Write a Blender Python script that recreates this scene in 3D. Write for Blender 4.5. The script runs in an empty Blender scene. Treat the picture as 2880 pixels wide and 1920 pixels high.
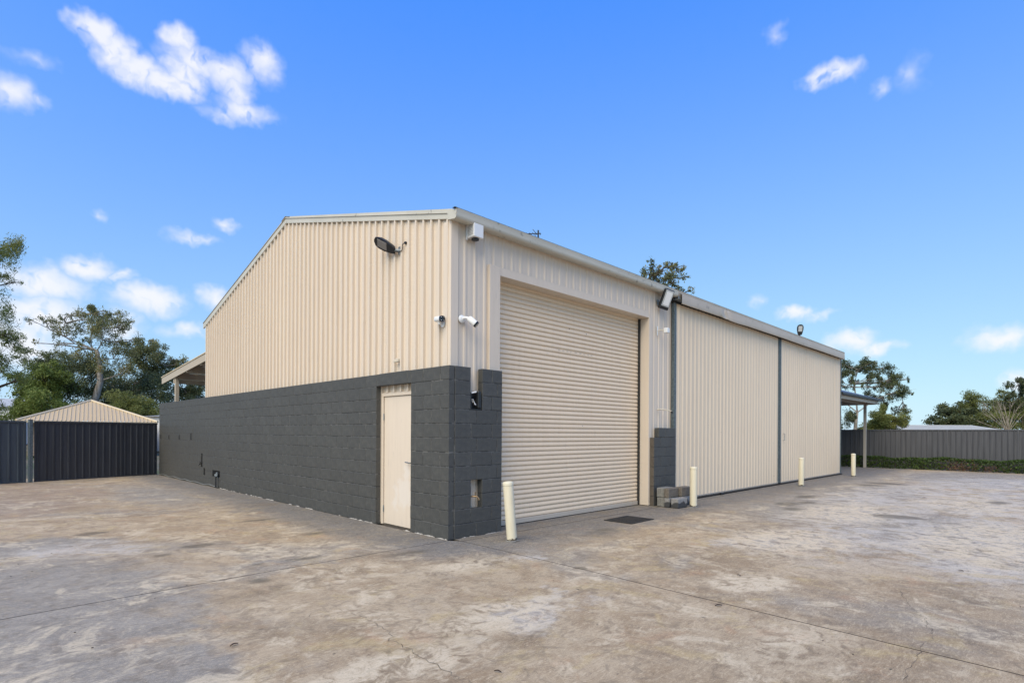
import bpy, math, random
import numpy as np
from mathutils import Vector, Matrix
R = math.radians
rnd = random.Random(7)
scn = bpy.context.scene
COL = scn.collection

# ------------------------------------------------------------------ camera
TH = R(45.21)                                  # heading of the view, from +X
CAM = Vector((-4.719, -5.965, 1.472))
cd = bpy.data.cameras.new('camera')
cam = bpy.data.objects.new('camera', cd); COL.objects.link(cam)
cam.location = CAM
cam.rotation_euler = (Matrix.Rotation(TH - math.pi/2, 3, 'Z') @ Matrix.Rotation(math.pi/2, 3, 'X')
                      @ Matrix.Rotation(0.0058, 3, 'Z')).to_euler()
cd.sensor_width = 36; cd.lens = 19.43
cd.shift_x = 0.0005; cd.shift_y = 0.0893
cd.clip_end = 2000
scn.camera = cam
scn.cycles.max_bounces = 4; scn.cycles.diffuse_bounces = 2; scn.cycles.glossy_bounces = 2; scn.cycles.transparent_max_bounces = 6
VD = Vector((math.cos(TH), math.sin(TH), 0)); VR = Vector((math.sin(TH), -math.cos(TH), 0))

# ------------------------------------------------------------------ sun, sky, exposure
SUN = Vector((-0.65, -0.21, 0.73)).normalized()
sl = bpy.data.lights.new('sun', 'SUN'); sl.energy = 1.5; sl.angle = R(55); sl.color = (1.0, 0.885, 0.70)
so = bpy.data.objects.new('sun', sl); COL.objects.link(so); so.location = (-20, -20, 40)
so.rotation_euler = SUN.to_track_quat('Z', 'Y').to_euler()
scn.view_settings.view_transform = 'Standard'; scn.view_settings.look = 'None'
scn.view_settings.exposure = 1.3; scn.view_settings.gamma = 1.0; scn.view_settings.use_curve_mapping = False

# clouds: azimuth, elevation, half width, half height (degrees), density
CLOUDS = [(82.3,30.0,1.5,0.9,1),(80.9,29.2,1.5,1.1,1),(79.4,28.3,1.8,1.2,1),(77.0,27.8,2.0,1.0,1),(76.5,31.2,1.2,1.0,0.85),(76.0,28.9,1.6,1.2,.9),(71.8,28.7,1.4,1.2,.75),(75.1,30.1,2.3,1.1,0.85),(72.6,29.8,2.1,1.2,0.8),(69.6,31.1,1.5,1.2,0.75),(71.1,27.6,2.3,0.9,0.8),(73.1,26.8,1.8,0.5,0.5),(87.7,24.4,1.2,1.1,0.7),(86.2,24.1,1.0,0.5,0.45),(86.1,27.0,1.5,0.5,0.35),(85.6,11.5,2.7,1.1,0.9),(82.7,13.1,1.7,0.9,0.9),(80.4,13.0,0.7,0.6,0.7),(78.5,11.3,2.4,1.1,0.95),(85.8,9.1,2.8,1.6,1),(86.8,6.6,2.6,1.9,0.95),(80.5,8.8,1.5,1.5,0.7),(75.2,16.8,1.8,0.5,0.6),(72.5,18.5,1.2,0.5,0.6),(82.0,17.3,0.5,0.4,0.4),(73.6,12.0,1.2,0.9,0.7),(75.8,9.0,1.8,0.6,0.6),(15.4,29.4,1.9,0.8,0.95),(11.5,27.5,0.8,0.6,0.4),(9.4,28.0,0.9,1.0,0.35),(19.8,33.0,0.7,0.7,0.35),(17.9,10.9,1.4,0.6,0.8),(16.0,10.6,1.2,0.4,0.55),(13.6,8.2,1.6,0.9,0.85),(11.7,7.6,1.6,0.6,0.75),(3.6,7.7,2.0,0.9,0.8),(2.6,4.1,0.9,0.9,0.75),(21.3,12.5,0.5,0.6,0.35)]

class NT:
    """small helper for node trees"""
    def __init__(s, tree): s.t = tree; s.n = tree.nodes; s.l = tree.links
    def new(s, typ, **kw):
        nd = s.n.new(typ)
        for k, v in kw.items(): setattr(nd, k, v)
        return nd
    def put(s, sock, v):
        if isinstance(v, bpy.types.NodeSocket): s.l.new(v, sock)
        elif v is not None: sock.default_value = v
    def m(s, op, a, b=None, c=None, clamp=False):
        nd = s.new('ShaderNodeMath', operation=op); nd.use_clamp = clamp
        s.put(nd.inputs[0], a); s.put(nd.inputs[1], b); s.put(nd.inputs[2], c); return nd.outputs[0]
    def v(s, op, a, b=None, out=0):
        nd = s.new('ShaderNodeVectorMath', operation=op); s.put(nd.inputs[0], a)
        if b is not None: s.put(nd.inputs[1], b)
        return nd.outputs['Value'] if op in ('LENGTH', 'DOT_PRODUCT', 'DISTANCE') else nd.outputs[0]
    def mix(s, f, a, b, mode='MIX'):
        nd = s.new('ShaderNodeMix', data_type='RGBA', blend_type=mode)
        s.put(nd.inputs[0], f); s.put(nd.inputs[6], a); s.put(nd.inputs[7], b); return nd.outputs[2]
    def noise(s, vec, scale, detail=4, rough=.55, dist=0, col=False):
        nd = s.new('ShaderNodeTexNoise'); s.put(nd.inputs['Vector'], vec)
        nd.inputs['Scale'].default_value = scale; nd.inputs['Detail'].default_value = detail
        nd.inputs['Roughness'].default_value = rough; nd.inputs['Distortion'].default_value = dist
        return nd.outputs['Color'] if col else nd.outputs['Fac']
    def ramp(s, fac, lo, hi, smooth=True):
        nd = s.new('ShaderNodeMapRange'); nd.interpolation_type = 'SMOOTHSTEP' if smooth else 'LINEAR'
        s.put(nd.inputs[0], fac); nd.inputs[1].default_value = lo; nd.inputs[2].default_value = hi
        return nd.outputs[0]
    def scale(s, vec, sc, rot=0):
        nd = s.new('ShaderNodeMapping'); s.put(nd.inputs[0], vec); nd.inputs['Scale'].default_value = sc
        nd.inputs['Rotation'].default_value = (0, 0, rot); return nd.outputs[0]
    def bump(s, h, strength, dist):
        nd = s.new('ShaderNodeBump'); nd.inputs['Strength'].default_value = strength
        nd.inputs['Distance'].default_value = dist; s.put(nd.inputs['Height'], h); return nd.outputs[0]
    def blobs(s, vec, items):
        """max of soft ellipses: items (cx, cy, rx, ry, weight)"""
        acc = None
        for cx, cy, rx, ry, w in items:
            d = s.v('MULTIPLY', s.v('SUBTRACT', vec, (cx, cy, 0)), (1/rx, 1/ry, 0))
            k = s.m('MULTIPLY_ADD', s.v('LENGTH', d), -w, w)
            acc = k if acc is None else s.m('MAXIMUM', acc, k)
        return acc

W = bpy.data.worlds.new('World'); scn.world = W; W.use_nodes = True
n = NT(W.node_tree); n.n.clear()
sky = n.new('ShaderNodeTexSky', sky_type='NISHITA'); sky.sun_disc = False
sky.sun_elevation = math.asin(SUN.z); sky.sun_rotation = math.atan2(SUN.x, SUN.y)
sky.air_density = 1.0; sky.dust_density = 0.3; sky.ozone_density = 3.0
# film-like response of the sky: logarithmic in red and green, blue saturating
ss = n.new('ShaderNodeSeparateColor'); n.put(ss.inputs[0], sky.outputs[0])
def film(ch, a, k, lo): return n.m('MAXIMUM', n.m('MULTIPLY_ADD', n.m('LOGARITHM', n.m('MAXIMUM', ch, .05), math.e), k/.263, a/.263), lo/.263)
cc = n.new('ShaderNodeCombineColor')
n.put(cc.inputs[0], film(ss.outputs[0], .136, .25, .04)); n.put(cc.inputs[1], film(ss.outputs[1], .193, .328, .10))
n.put(cc.inputs[2], n.m('MINIMUM', n.m('MAXIMUM', n.m('MULTIPLY', ss.outputs[2], .42/.263), .2/.263), 1.0/.263))
blue = cc.outputs[0]
tc = n.new('ShaderNodeTexCoord').outputs['Generated']
sx = n.new('ShaderNodeSeparateXYZ'); n.put(sx.inputs[0], tc)
az = n.m('MULTIPLY', n.m('ARCTAN2', sx.outputs[1], sx.outputs[0]), 57.2958)
el = n.m('MULTIPLY', n.m('ARCSINE', sx.outputs[2]), 57.2958)
cx = n.new('ShaderNodeCombineXYZ'); n.put(cx.inputs[0], az); n.put(cx.inputs[1], el)
w1 = n.v('SUBTRACT', n.noise(cx.outputs[0], .35, 3, .6, 0, True), (.5, .5, .5))
w2 = n.v('SUBTRACT', n.noise(cx.outputs[0], 1.1, 3, .55, 0, True), (.5, .5, .5))
pv = n.v('ADD', n.v('ADD', cx.outputs[0], n.v('MULTIPLY', w1, (3.2, 2.2, 0))), n.v('MULTIPLY', w2, (.75, .6, 0)))
blob = n.blobs(pv, [(a, e, ra*1.55, re*1.5, w*1.35) for a, e, ra, re, w in CLOUDS])
# the rest of the sky carries fair-weather clouds of the same kind
cn = n.noise(n.v('MULTIPLY', tc, (1, 1, 2.2)), 5.5, 4, .55, .3)
away = n.ramp(n.v('DOT_PRODUCT', tc, tuple(VD)), .62, .40)
cov = n.m('MULTIPLY', n.m('MULTIPLY_ADD', cn, 4.0, -2.25), away)
mask = n.ramp(n.m('MAXIMUM', blob, cov), -.05, 1.05)
mask = n.m('MULTIPLY', mask, n.ramp(n.noise(pv, .8, 2, .5), .10, .52))
skyc = n.mix(n.m('MULTIPLY', mask, .88), blue, (3.75, 3.75, 3.95, 1))
bg = n.new('ShaderNodeBackground'); n.put(bg.inputs[0], skyc); bg.inputs[1].default_value = 0.107
W.cycles.sampling_method = 'MANUAL'; W.cycles.sample_map_resolution = 512
wo = n.new('ShaderNodeOutputWorld'); n.l.new(bg.outputs[0], wo.inputs[0])

# ------------------------------------------------------------------ materials
MATS = {}
def mat(name, col, rough=.6, metal=0, fn=None, spec=.4):
    m = bpy.data.materials.new(name); m.use_nodes = True; t = NT(m.node_tree)
    b = m.node_tree.nodes['Principled BSDF']
    b.inputs['Base Color'].default_value = (*col, 1); b.inputs['Roughness'].default_value = rough
    b.inputs['Metallic'].default_value = metal; b.inputs['Specular IOR Level'].default_value = spec
    if fn: fn(t, b, (*col, 1))
    MATS[name] = m; return m
def oc(t): return t.new('ShaderNodeTexCoord').outputs['Object']

def f_clad(t, b, c):                     # painted sheet: faint streaks, small rust marks
    p = oc(t)
    st = t.noise(t.scale(p, (6, 6, .35)), 2.5, 5, .6)
    big = t.noise(p, .5, 4, .6)
    col = t.mix(t.m('MULTIPLY', t.ramp(st, .42, .75), .22), c, (c[0]*.78, c[1]*.76, c[2]*.76, 1))
    col = t.mix(t.m('MULTIPLY', t.ramp(big, .4, .7), .16), col, (c[0]*.86, c[1]*.84, c[2]*.82, 1))
    sp = t.new('ShaderNodeTexVoronoi'); sp.inputs['Scale'].default_value = 2.3; t.put(sp.inputs['Vector'], p)
    dots = t.m('MULTIPLY', t.m('LESS_THAN', sp.outputs['Distance'], .026), t.ramp(t.noise(p, 1.1, 2), .52, .56))
    col = t.mix(dots, col, (.12, .075, .05, 1))
    gr = t.noise(t.scale(p, (9, 9, 1.2)), 3, 3)
    col = t.mix(t.m('MULTIPLY', t.ramp(gr, .62, .8), .25), col, (.30, .27, .24, 1))
    oi = t.new('ShaderNodeObjectInfo').outputs['Random']
    col = t.mix(t.m('MULTIPLY', oi, .07), col, (.42, .36, .28, 1))
    t.put(b.inputs['Base Color'], col)
    t.put(b.inputs['Roughness'], t.m('MULTIPLY_ADD', st, .25, .35))
    t.put(b.inputs['Normal'], t.bump(t.noise(t.scale(p, (1, 1, .25)), 2.2, 3), .25, .01))
mat('cladding', (.73, .618, .497), .5, fn=f_clad)
mat('door_sheet', (.82, .665, .485), .5, fn=f_clad)
mat('roller', (.83, .655, .465), .5, fn=f_clad)
def f_door(t, b, c):
    f_clad(t, b, c); p = oc(t)
    base = b.inputs['Base Color'].links[0].from_socket
    w = t.v('ADD', p, t.v('MULTIPLY', t.v('SUBTRACT', t.noise(p, 4, 4, .6, 0, True), (.5, .5, .5)), (0, .4, .6)))
    sx_ = t.new('ShaderNodeSeparateXYZ'); t.put(sx_.inputs[0], w); cb = t.new('ShaderNodeCombineXYZ'); t.put(cb.inputs[0], sx_.outputs[1]); t.put(cb.inputs[1], sx_.outputs[2])
    k = t.ramp(t.blobs(cb.outputs[0], [(1.1, .55, .22, .30, 1), (1.35, .45, .10, .25, .8), (1.05, .85, .12, .2, .6)]), 0, .5)
    t.put(b.inputs['Base Color'], t.mix(t.m('MULTIPLY', k, .35), base, (.80, .76, .72, 1)))
mat('door_paint', (.755, .64, .515), .4, fn=f_door)

def f_trim(t, b, c):                     # galvanised-look gutter paint with lichen and scuffs
    p = oc(t)
    nz = t.noise(p, 9, 6, .65); big = t.noise(p, 1.2, 4)
    col = t.mix(t.m('MULTIPLY', t.ramp(big, .4, .65), .3), c, (c[0]*.75, c[1]*.76, c[2]*.73, 1))
    col = t.mix(t.m('MULTIPLY', t.m('MULTIPLY', t.ramp(nz, .60, .68), t.ramp(big, .45, .6)), .75), col, (.20, .19, .17, 1))
    t.put(b.inputs['Base Color'], col); t.put(b.inputs['Roughness'], t.m('MULTIPLY_ADD', nz, .3, .3))
mat('trim', (.58, .55, .47), .5, fn=f_trim)
mat('hood', (.54, .465, .38), .5, fn=f_trim)

def f_block(t, b, c):
    p = oc(t)
    fine = t.noise(p, 95, 4, .7); mid = t.noise(p, 13, 5, .65); big = t.noise(p, .9, 4)
    col = t.mix(t.ramp(mid, .3, .75), (c[0]*.85, c[1]*.86, c[2]*.88, 1), (c[0]*1.18, c[1]*1.17, c[2]*1.14, 1))
    col = t.mix(t.m('MULTIPLY', t.ramp(big, .35, .7), .35), col, (c[0]*1.3, c[1]*1.3, c[2]*1.27, 1))
    v = t.new('ShaderNodeTexVoronoi'); v.inputs['Scale'].default_value = 46; t.put(v.inputs['Vector'], p)
    pit = t.m('MULTIPLY', t.m('LESS_THAN', v.outputs['Distance'], .16), t.ramp(mid, .48, .6))
    col = t.mix(t.m('MULTIPLY', pit, .75), col, (.012, .012, .013, 1))
    oi = t.new('ShaderNodeObjectInfo').outputs['Random']
    col = t.mix(t.m('MULTIPLY', oi, .30), col, (c[0]*.62, c[1]*.62, c[2]*.63, 1))
    t.put(b.inputs['Base Color'], col); b.inputs['Roughness'].default_value = .62
    h = t.m('SUBTRACT', t.m('ADD', t.m('MULTIPLY', mid, .7), t.m('MULTIPLY', fine, .6)), t.m('MULTIPLY', pit, .8))
    t.put(b.inputs['Normal'], t.bump(h, .75, .006))
mat('block', (.078, .077, .071), .62, fn=f_block)
mat('pier_raw', (.115, .095, .075), .85, fn=f_block)
def f_mortar(t, b, c):
    p = oc(t); nz = t.noise(p, 7, 6, .7)
    col = t.mix(t.ramp(nz, .44, .62), (.045, .046, .047, 1), (.15, .147, .135, 1)); t.put(b.inputs['Base Color'], col)
    t.put(b.inputs['Normal'], t.bump(t.noise(p, 60, 4), .6, .006))
mat('mortar', (.08, .08, .08), .8, fn=f_mortar)
def f_raw(t, b, c):
    p = oc(t); nz = t.noise(p, 30, 6, .7); big = t.noise(p, 5, 3)
    col = t.mix(t.ramp(nz, .3, .7), (c[0]*.72, c[1]*.72, c[2]*.72, 1), (c[0]*1.25, c[1]*1.25, c[2]*1.22, 1))
    col = t.mix(t.m('MULTIPLY', t.ramp(big, .45, .7), .4), col, (c[0]*.6, c[1]*.58, c[2]*.55, 1))
    t.put(b.inputs['Base Color'], col); t.put(b.inputs['Normal'], t.bump(nz, .7, .006))
mat('raw_grey', (.22, .215, .20), .9, fn=f_raw)
mat('raw_brown', (.165, .142, .118), .9, fn=f_raw)
mat('spill', (.40, .37, .33), .9, fn=f_raw)
def f_half(t, b, c):                     # block with paint slopped over its lower part
    p = oc(t); s = t.new('ShaderNodeSeparateXYZ'); t.put(s.inputs[0], p)
    e = t.m('ADD', s.outputs[2], t.m('MULTIPLY', t.noise(p, 6, 4, .6), .22))
    raw = t.mix(t.ramp(t.noise(p, 35, 5, .7), .3, .7), (.19, .185, .18, 1), (.33, .32, .31, 1))
    t.put(b.inputs['Base Color'], t.mix(t.ramp(e, .215, .225), (.055, .056, .058, 1), raw))
    t.put(b.inputs['Normal'], t.bump(t.noise(p, 35, 5, .7), .6, .006))
mat('raw_half', (.3, .3, .3), .85, fn=f_half)

def f_fence(t, b, c):
    p = oc(t); nz = t.noise(t.scale(p, (5, 5, .3)), 3, 4); big = t.noise(p, .8, 3)
    col = t.mix(t.ramp(nz, .3, .75), (c[0]*.86, c[1]*.86, c[2]*.87, 1), (c[0]*1.18, c[1]*1.18, c[2]*1.17, 1))
    col = t.mix(t.m('MULTIPLY', t.ramp(t.noise(p, 55, 2), .71, .74), .5), col, (.2, .2, .2, 1))
    t.put(b.inputs['Base Color'], col); t.put(b.inputs['Roughness'], t.m('MULTIPLY_ADD', big, .3, .32))
mat('fence', (.046, .047, .053), .45, fn=f_fence)
mat('fence_far', (.085, .085, .090), .45, fn=f_fence)
mat('fence_grey', (.105, .112, .118), .45, fn=f_fence)
mat('gate', (.058, .070, .082), .4, fn=f_fence)
def f_galv(t, b, c):
    p = oc(t); nz = t.noise(p, 24, 5, .7)
    t.put(b.inputs['Base Color'], t.mix(t.ramp(nz, .35, .7), (c[0]*.65, c[1]*.66, c[2]*.68, 1), (c[0]*1.2, c[1]*1.2, c[2]*1.2, 1)))
    t.put(b.inputs['Roughness'], t.m('MULTIPLY_ADD', nz, .3, .35))
mat('galv', (.26, .285, .295), .5, .35, fn=f_galv)
mat('galv_dark', (.135, .165, .175), .5, .3, fn=f_galv)
mat('steel_dark', (.055, .055, .055), .5, .5, fn=f_galv)
mat('black', (.012, .012, .013), .35)
mat('void', (.004, .004, .004), .9)
mat('black_plastic', (.020, .021, .023), .32)
mat('white_plastic', (.80, .80, .79), .35)
mat('vent_grey', (.50, .50, .49), .5)
mat('cream_plastic', (.62, .55, .44), .45)
mat('lens', (.008, .008, .010), .08, spec=.6)
mat('lamp_glass', (.46, .48, .48), .18, spec=.6)
mat('lamp_glass_dark', (.20, .185, .175), .22, spec=.6)
mat('brass', (.38, .26, .15), .45, .6, fn=f_galv)
mat('pipe', (.16, .16, .15), .6, fn=f_raw)
mat('rubber', (.02, .02, .02), .7)
def f_boll(t, b, c):
    p = oc(t); s = t.new('ShaderNodeSeparateXYZ'); t.put(s.inputs[0], p)
    nz = t.noise(p, 17, 5, .7)
    low = t.m('MULTIPLY', t.ramp(s.outputs[2], .075, .0), .42)
    chip = t.m('GREATER_THAN', t.m('ADD', nz, low), .73)
    col = t.mix(t.m('MULTIPLY', t.ramp(t.noise(t.scale(p, (4, 4, .7)), 5, 4), .4, .75), .3), c, (c[0]*.72, c[1]*.68, c[2]*.6, 1))
    t.put(b.inputs['Base Color'], t.mix(chip, col, (.10, .08, .06, 1)))
    t.put(b.inputs['Normal'], t.bump(chip, -.4, .003))
mat('bollard', (.70, .63, .47), .5, fn=f_boll)
mat('bollard_cap', (.70, .64, .48), .5)
def f_cast(t, b, c):
    p = oc(t); nz = t.noise(p, 70, 3)
    t.put(b.inputs['Base Color'], t.mix(t.ramp(nz, .62, .7), (.022, .022, .022, 1), (.11, .105, .095, 1)))
    t.put(b.inputs['Normal'], t.bump(nz, .5, .004))
mat('cast_iron', (.025, .025, .025), .6, fn=f_cast)

STAINS = [(-3.40,3.86,.26,.22,.8),(-2.55,1.93,.26,.16,.9),(-2.62,-.33,.16,.16,.55),(-3.05,1.62,.22,.14,.5),(-1.9,.33,.3,.12,.6),(-.84,-.29,.55,.18,.45),(-1.22,3.5,.5,.16,.6),(-1.1,1.75,.4,.2,.5),(-2.41,.34,.12,.10,.5),
          (15.23,-2.07,.55,.75,1),(14.2,-1.9,.4,.55,.8),(9.51,-1.58,.6,.3,.7),(7.72,-1.75,.5,.35,.75),(8.3,-2.0,.4,.25,.6),(6.94,-2.13,.45,.3,.6),(7.27,-3.82,.4,.55,.85),(11.5,-4.9,.6,.3,.6),(.09,-2.22,.09,.1,.9),(2.2,-1.0,.6,.3,.4)]
PALE = [(.85,-3.75,.55,.42,.9),(3.4,-3.2,1.6,1.0,.8),(-1.6,-2.75,1.0,.5,.7),(-3.0,-3.0,1.2,.35,.7),(-2.1,1.2,.9,.4,.55),(5.5,-5.2,3.0,1.2,.8),(7.2,-3.0,2.5,1.2,.65),(-.6,-4.6,1.0,.5,.4),(-.75,-1.3,1.0,.5,.5),(10.5,-4.5,3,1.5,.5)]
PGREY = [(8,-4.0,6.5,2.1,1.3),(4.6,-5.2,2.6,1.2,1.1),(15,-5,7,3.2,1.2),(11,-2.4,4,.9,.8),(3.0,-2.9,1.2,.6,.7),(-1.3,-2.9,.9,.35,.7),(-3.6,2.6,.9,.7,.6),(-.2,-1.3,.8,.3,.6)]
GREYZ = [(-4.3,.2,1.5,3.0,1.0),(-4.2,3.2,1.2,1.0,.9),(-4.0,-2.0,.9,1.2,.8),(10.0,-2.2,7.0,1.9,1.0),(20,-4,6,4,.9),(6.2,-4.2,3.0,1.6,.8),(-2.2,.35,1.0,.5,.5),(-1.5,9,1.3,5,.6),(16,-.8,6,1.4,.9)]
BROWN = [(-3.9,9.5,1.9,4.0,1.0),(1.6,-3.0,1.5,.7,.9),(-1.2,-5.0,2.0,1.5,.4),(.6,-5.2,1.6,.8,.8),(14,-6.5,5,2,.5)]
def f_conc(t, b, c):
    p = oc(t)
    wv = t.v('SUBTRACT', t.noise(p, 1.6, 5, .68, 0, True), (.5, .5, .5))
    wp = t.v('ADD', p, t.v('MULTIPLY', wv, (.9, .9, 0)))
    wp2 = t.v('ADD', p, t.v('MULTIPLY', wv, (2.4, 2.4, 0)))
    wp3 = t.v('ADD', p, t.v('MULTIPLY', wv, (.30, .30, 0)))
    big = t.noise(p, .42, 6, .62, .4); mid = t.noise(p, 1.5, 7, .72, 1.0); mot = t.noise(p, 5.5, 6, .68, 1.2)
    brush = t.noise(t.scale(p, (1.0, 3.2, 1), R(42)), 8, 6, .74, 2.6)
    hair = t.noise(t.scale(p, (1.3, 4, 1), R(-25)), 34, 4, .75, 3.5)
    brown = (0.321, 0.225, 0.130, 1); tan = (0.460, 0.351, 0.223, 1); grey = (.285, .265, .232, 1)
    g = t.m('MAXIMUM', t.m('MULTIPLY', t.ramp(big, .50, .62), .7), t.ramp(t.blobs(wp2, GREYZ), .0, .5))
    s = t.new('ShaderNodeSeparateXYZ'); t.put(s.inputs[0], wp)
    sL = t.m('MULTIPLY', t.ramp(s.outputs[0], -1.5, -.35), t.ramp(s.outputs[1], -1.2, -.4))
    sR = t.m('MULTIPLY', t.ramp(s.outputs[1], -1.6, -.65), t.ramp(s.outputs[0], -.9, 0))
    wash_shade = t.m('MAXIMUM', sL, sR)                  # clean grey cement beside the walls, plus their contact shade painted into the colour
    g = t.m('MAXIMUM', g, t.m('MULTIPLY', wash_shade, .95))
    col = t.mix(t.ramp(mid, .36, .60), brown, tan)
    col = t.mix(t.m('MULTIPLY', t.ramp(t.blobs(wp2, BROWN), 0, .45), .75), col, (0.288, 0.202, 0.116, 1))
    col = t.mix(t.m('MULTIPLY', g, .88), col, t.mix(t.ramp(mid, .35, .65), (.225, .212, .188, 1), grey))
    pg = t.m('MULTIPLY', t.ramp(t.blobs(wp2, PGREY), .0, .5), t.ramp(mid, .34, .56))
    lb = t.ramp(t.blobs(wp3, [(-6.3, 10.6, 4.2, 5.3, 1.6)]), 0, .12)
    col = t.mix(t.m('MULTIPLY', lb, .72), col, t.mix(t.ramp(mid, .35, .65), (.27, .19, .125, 1), (.39, .29, .20, 1)))
    col = t.mix(t.m('MULTIPLY', pg, .85), col, (.53, .485, .425, 1))
    col = t.mix(t.m('MULTIPLY', wash_shade, .72), col, (.130, .128, .124, 1))  # darkens the band towards the walls: grey cement with soft shade mixed in
    nog = t.m('SUBTRACT', 1.0, t.m('MULTIPLY', g, .8))
    och = t.noise(t.v('ADD', p, (31, 7, 0)), 2.1, 5, .65, .8)
    col = t.mix(t.m('MULTIPLY', t.m('MULTIPLY', t.ramp(och, .54, .66), .55), nog), col, (0.491, 0.363, 0.166, 1))
    col = t.mix(t.m('MULTIPLY', t.m('MULTIPLY', t.ramp(t.noise(t.v('ADD', p, (3, 51, 0)), 1.7, 5, .65, .6), .58, .68), .5), nog), col, (0.449, 0.263, 0.140, 1))
    dk = t.noise(t.v('ADD', p, (17, 23, 0)), 1.0, 7, .7, .8)
    col = t.mix(t.m('MULTIPLY', t.ramp(dk, .52, .66), .45), col, (0.198, 0.148, 0.095, 1))
    pale = t.m('MAXIMUM', t.m('MULTIPLY', t.ramp(t.noise(t.v('ADD', p, (9, 2, 0)), 1.2, 7, .74, 1.2), .51, .63), .75), t.m('MULTIPLY', t.ramp(t.blobs(wp, PALE), 0, .45), .9))
    pale = t.m('MULTIPLY', pale, t.ramp(mot, .36, .58))
    pale = t.m('MULTIPLY', pale, t.m('SUBTRACT', 1.0, t.m('MULTIPLY', wash_shade, .9)))
    col = t.mix(pale, col, (0.663, 0.548, 0.378, 1))
    col = t.mix(t.m('MULTIPLY', t.ramp(brush, .51, .64), .50), col, (0.642, 0.522, 0.352, 1))
    col = t.mix(t.m('MULTIPLY', t.ramp(brush, .49, .36), .42), col, (0.160, 0.123, 0.083, 1))
    nw = t.m('SUBTRACT', 1.0, t.m('MULTIPLY', wash_shade, .7))
    col = t.mix(t.m('MULTIPLY', t.m('MULTIPLY', t.ramp(hair, .53, .63), .55), nw), col, (0.748, 0.620, 0.424, 1))
    col = t.mix(t.m('MULTIPLY', t.ramp(hair, .46, .34), .40), col, (0.160, 0.121, 0.081, 1))
    col = t.mix(t.m('MULTIPLY', t.ramp(mot, .50, .34), .45), col, (0.176, 0.137, 0.093, 1))
    st = t.m('MULTIPLY', t.ramp(t.blobs(wp3, STAINS), .05, .45), .62)
    col = t.mix(st, col, (0.104, 0.088, 0.059, 1))
    v = t.new('ShaderNodeTexVoronoi'); v.inputs['Scale'].default_value = 3.2; t.put(v.inputs['Vector'], wp3)
    pit = t.m('MULTIPLY', t.m('LESS_THAN', v.outputs['Distance'], .045), t.ramp(mid, .50, .54))
    v2 = t.new('ShaderNodeTexVoronoi'); v2.inputs['Scale'].default_value = 14; t.put(v2.inputs['Vector'], wp3)
    pit2 = t.m('MULTIPLY', t.m('LESS_THAN', v2.outputs['Distance'], .10), t.ramp(mot, .55, .6))
    col = t.mix(t.m('MULTIPLY', t.m('MAXIMUM', pit, t.m('MULTIPLY', pit2, .5)), .8), col, (0.050, 0.043, 0.031, 1))
    t.put(b.inputs['Base Color'], col)
    t.put(b.inputs['Roughness'], t.m('MULTIPLY_ADD', mot, .25, .62))
    h = t.m('ADD', t.m('MULTIPLY', mot, .5), t.m('MULTIPLY', hair, .5))
    t.put(b.inputs['Normal'], t.bump(h, .5, .008))
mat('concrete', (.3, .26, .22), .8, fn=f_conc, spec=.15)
mat('joint', (.075, .063, .05), .95)
def f_tyre(t, b, c):
    p = oc(t); tr = t.new('ShaderNodeBsdfTransparent'); mx = t.new('ShaderNodeMixShader')
    f = t.m('MULTIPLY', t.ramp(t.noise(p, 9, 5, .7), .40, .65), .17)
    t.put(mx.inputs[0], f); t.l.new(tr.outputs[0], mx.inputs[1]); t.l.new(b.outputs[0], mx.inputs[2])
    t.l.new(mx.outputs[0], t.n['Material Output'].inputs[0])
mat('tyre_rubber', (.045, .045, .048), .9, fn=f_tyre)
def f_earth(t, b, c):
    p = oc(t); a = t.noise(p, .3, 6, .6); d = t.noise(p, 4, 5, .6)
    t.put(b.inputs['Base Color'], t.mix(t.ramp(a, .4, .6), t.mix(d, (.05, .07, .025, 1), (.09, .10, .04, 1)), t.mix(d, (.13, .10, .07, 1), (.19, .15, .10, 1))))
mat('earth', (.1, .1, .06), .95, fn=f_earth)
mat('roof_tan', (.56, .42, .23), .5, fn=f_clad)
mat('roof_cap', (.68, .55, .36), .5, fn=f_clad)
mat('roof_pale', (.46, .45, .41), .5, fn=f_trim)
mat('roof_blue', (.075, .085, .115), .35, fn=f_fence)
mat('timber_cream', (.50, .42, .315), .6, fn=f_clad)
mat('timber_grey', (.36, .33, .285), .6, fn=f_clad)
mat('wall_white', (.74, .74, .74), .7)
mat('wall_brick', (.33, .24, .18), .8, fn=f_raw)
m = mat('polycarbonate', (.85, .83, .80), .4)
bb = m.node_tree.nodes['Principled BSDF']; bb.inputs['Transmission Weight'].default_value = .6

def leaf_mat(name, cols, rough=.55):
    def fn(t, b, c):
        at = t.new('ShaderNodeAttribute'); at.attribute_name = 'tint'; at.attribute_type = 'GEOMETRY'
        k = at.outputs['Fac']; col = (*cols[0], 1)
        for i, cc in enumerate(cols[1:]):
            col = t.mix(t.ramp(k, i/(len(cols)-1), (i+1)/(len(cols)-1), False), col, (*cc, 1))
        t.put(b.inputs['Base Color'], col)
        tl = t.new('ShaderNodeBsdfTranslucent'); t.put(tl.inputs[0], col)
        mx = t.new('ShaderNodeMixShader'); mx.inputs[0].default_value = .34
        t.l.new(b.outputs[0], mx.inputs[1]); t.l.new(tl.outputs[0], mx.inputs[2]); t.l.new(mx.outputs[0], t.n['Material Output'].inputs[0])
    return mat(name, cols[0], rough, fn=fn, spec=.3)
leaf_mat('leaf_gum', [(0.115, 0.133, 0.063), (0.201, 0.216, 0.089), (0.301, 0.278, 0.106), (0.372, 0.251, 0.116)])
leaf_mat('leaf_gum_dark', [(0.076, 0.096, 0.051), (0.129, 0.154, 0.068), (0.201, 0.211, 0.085)])
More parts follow.
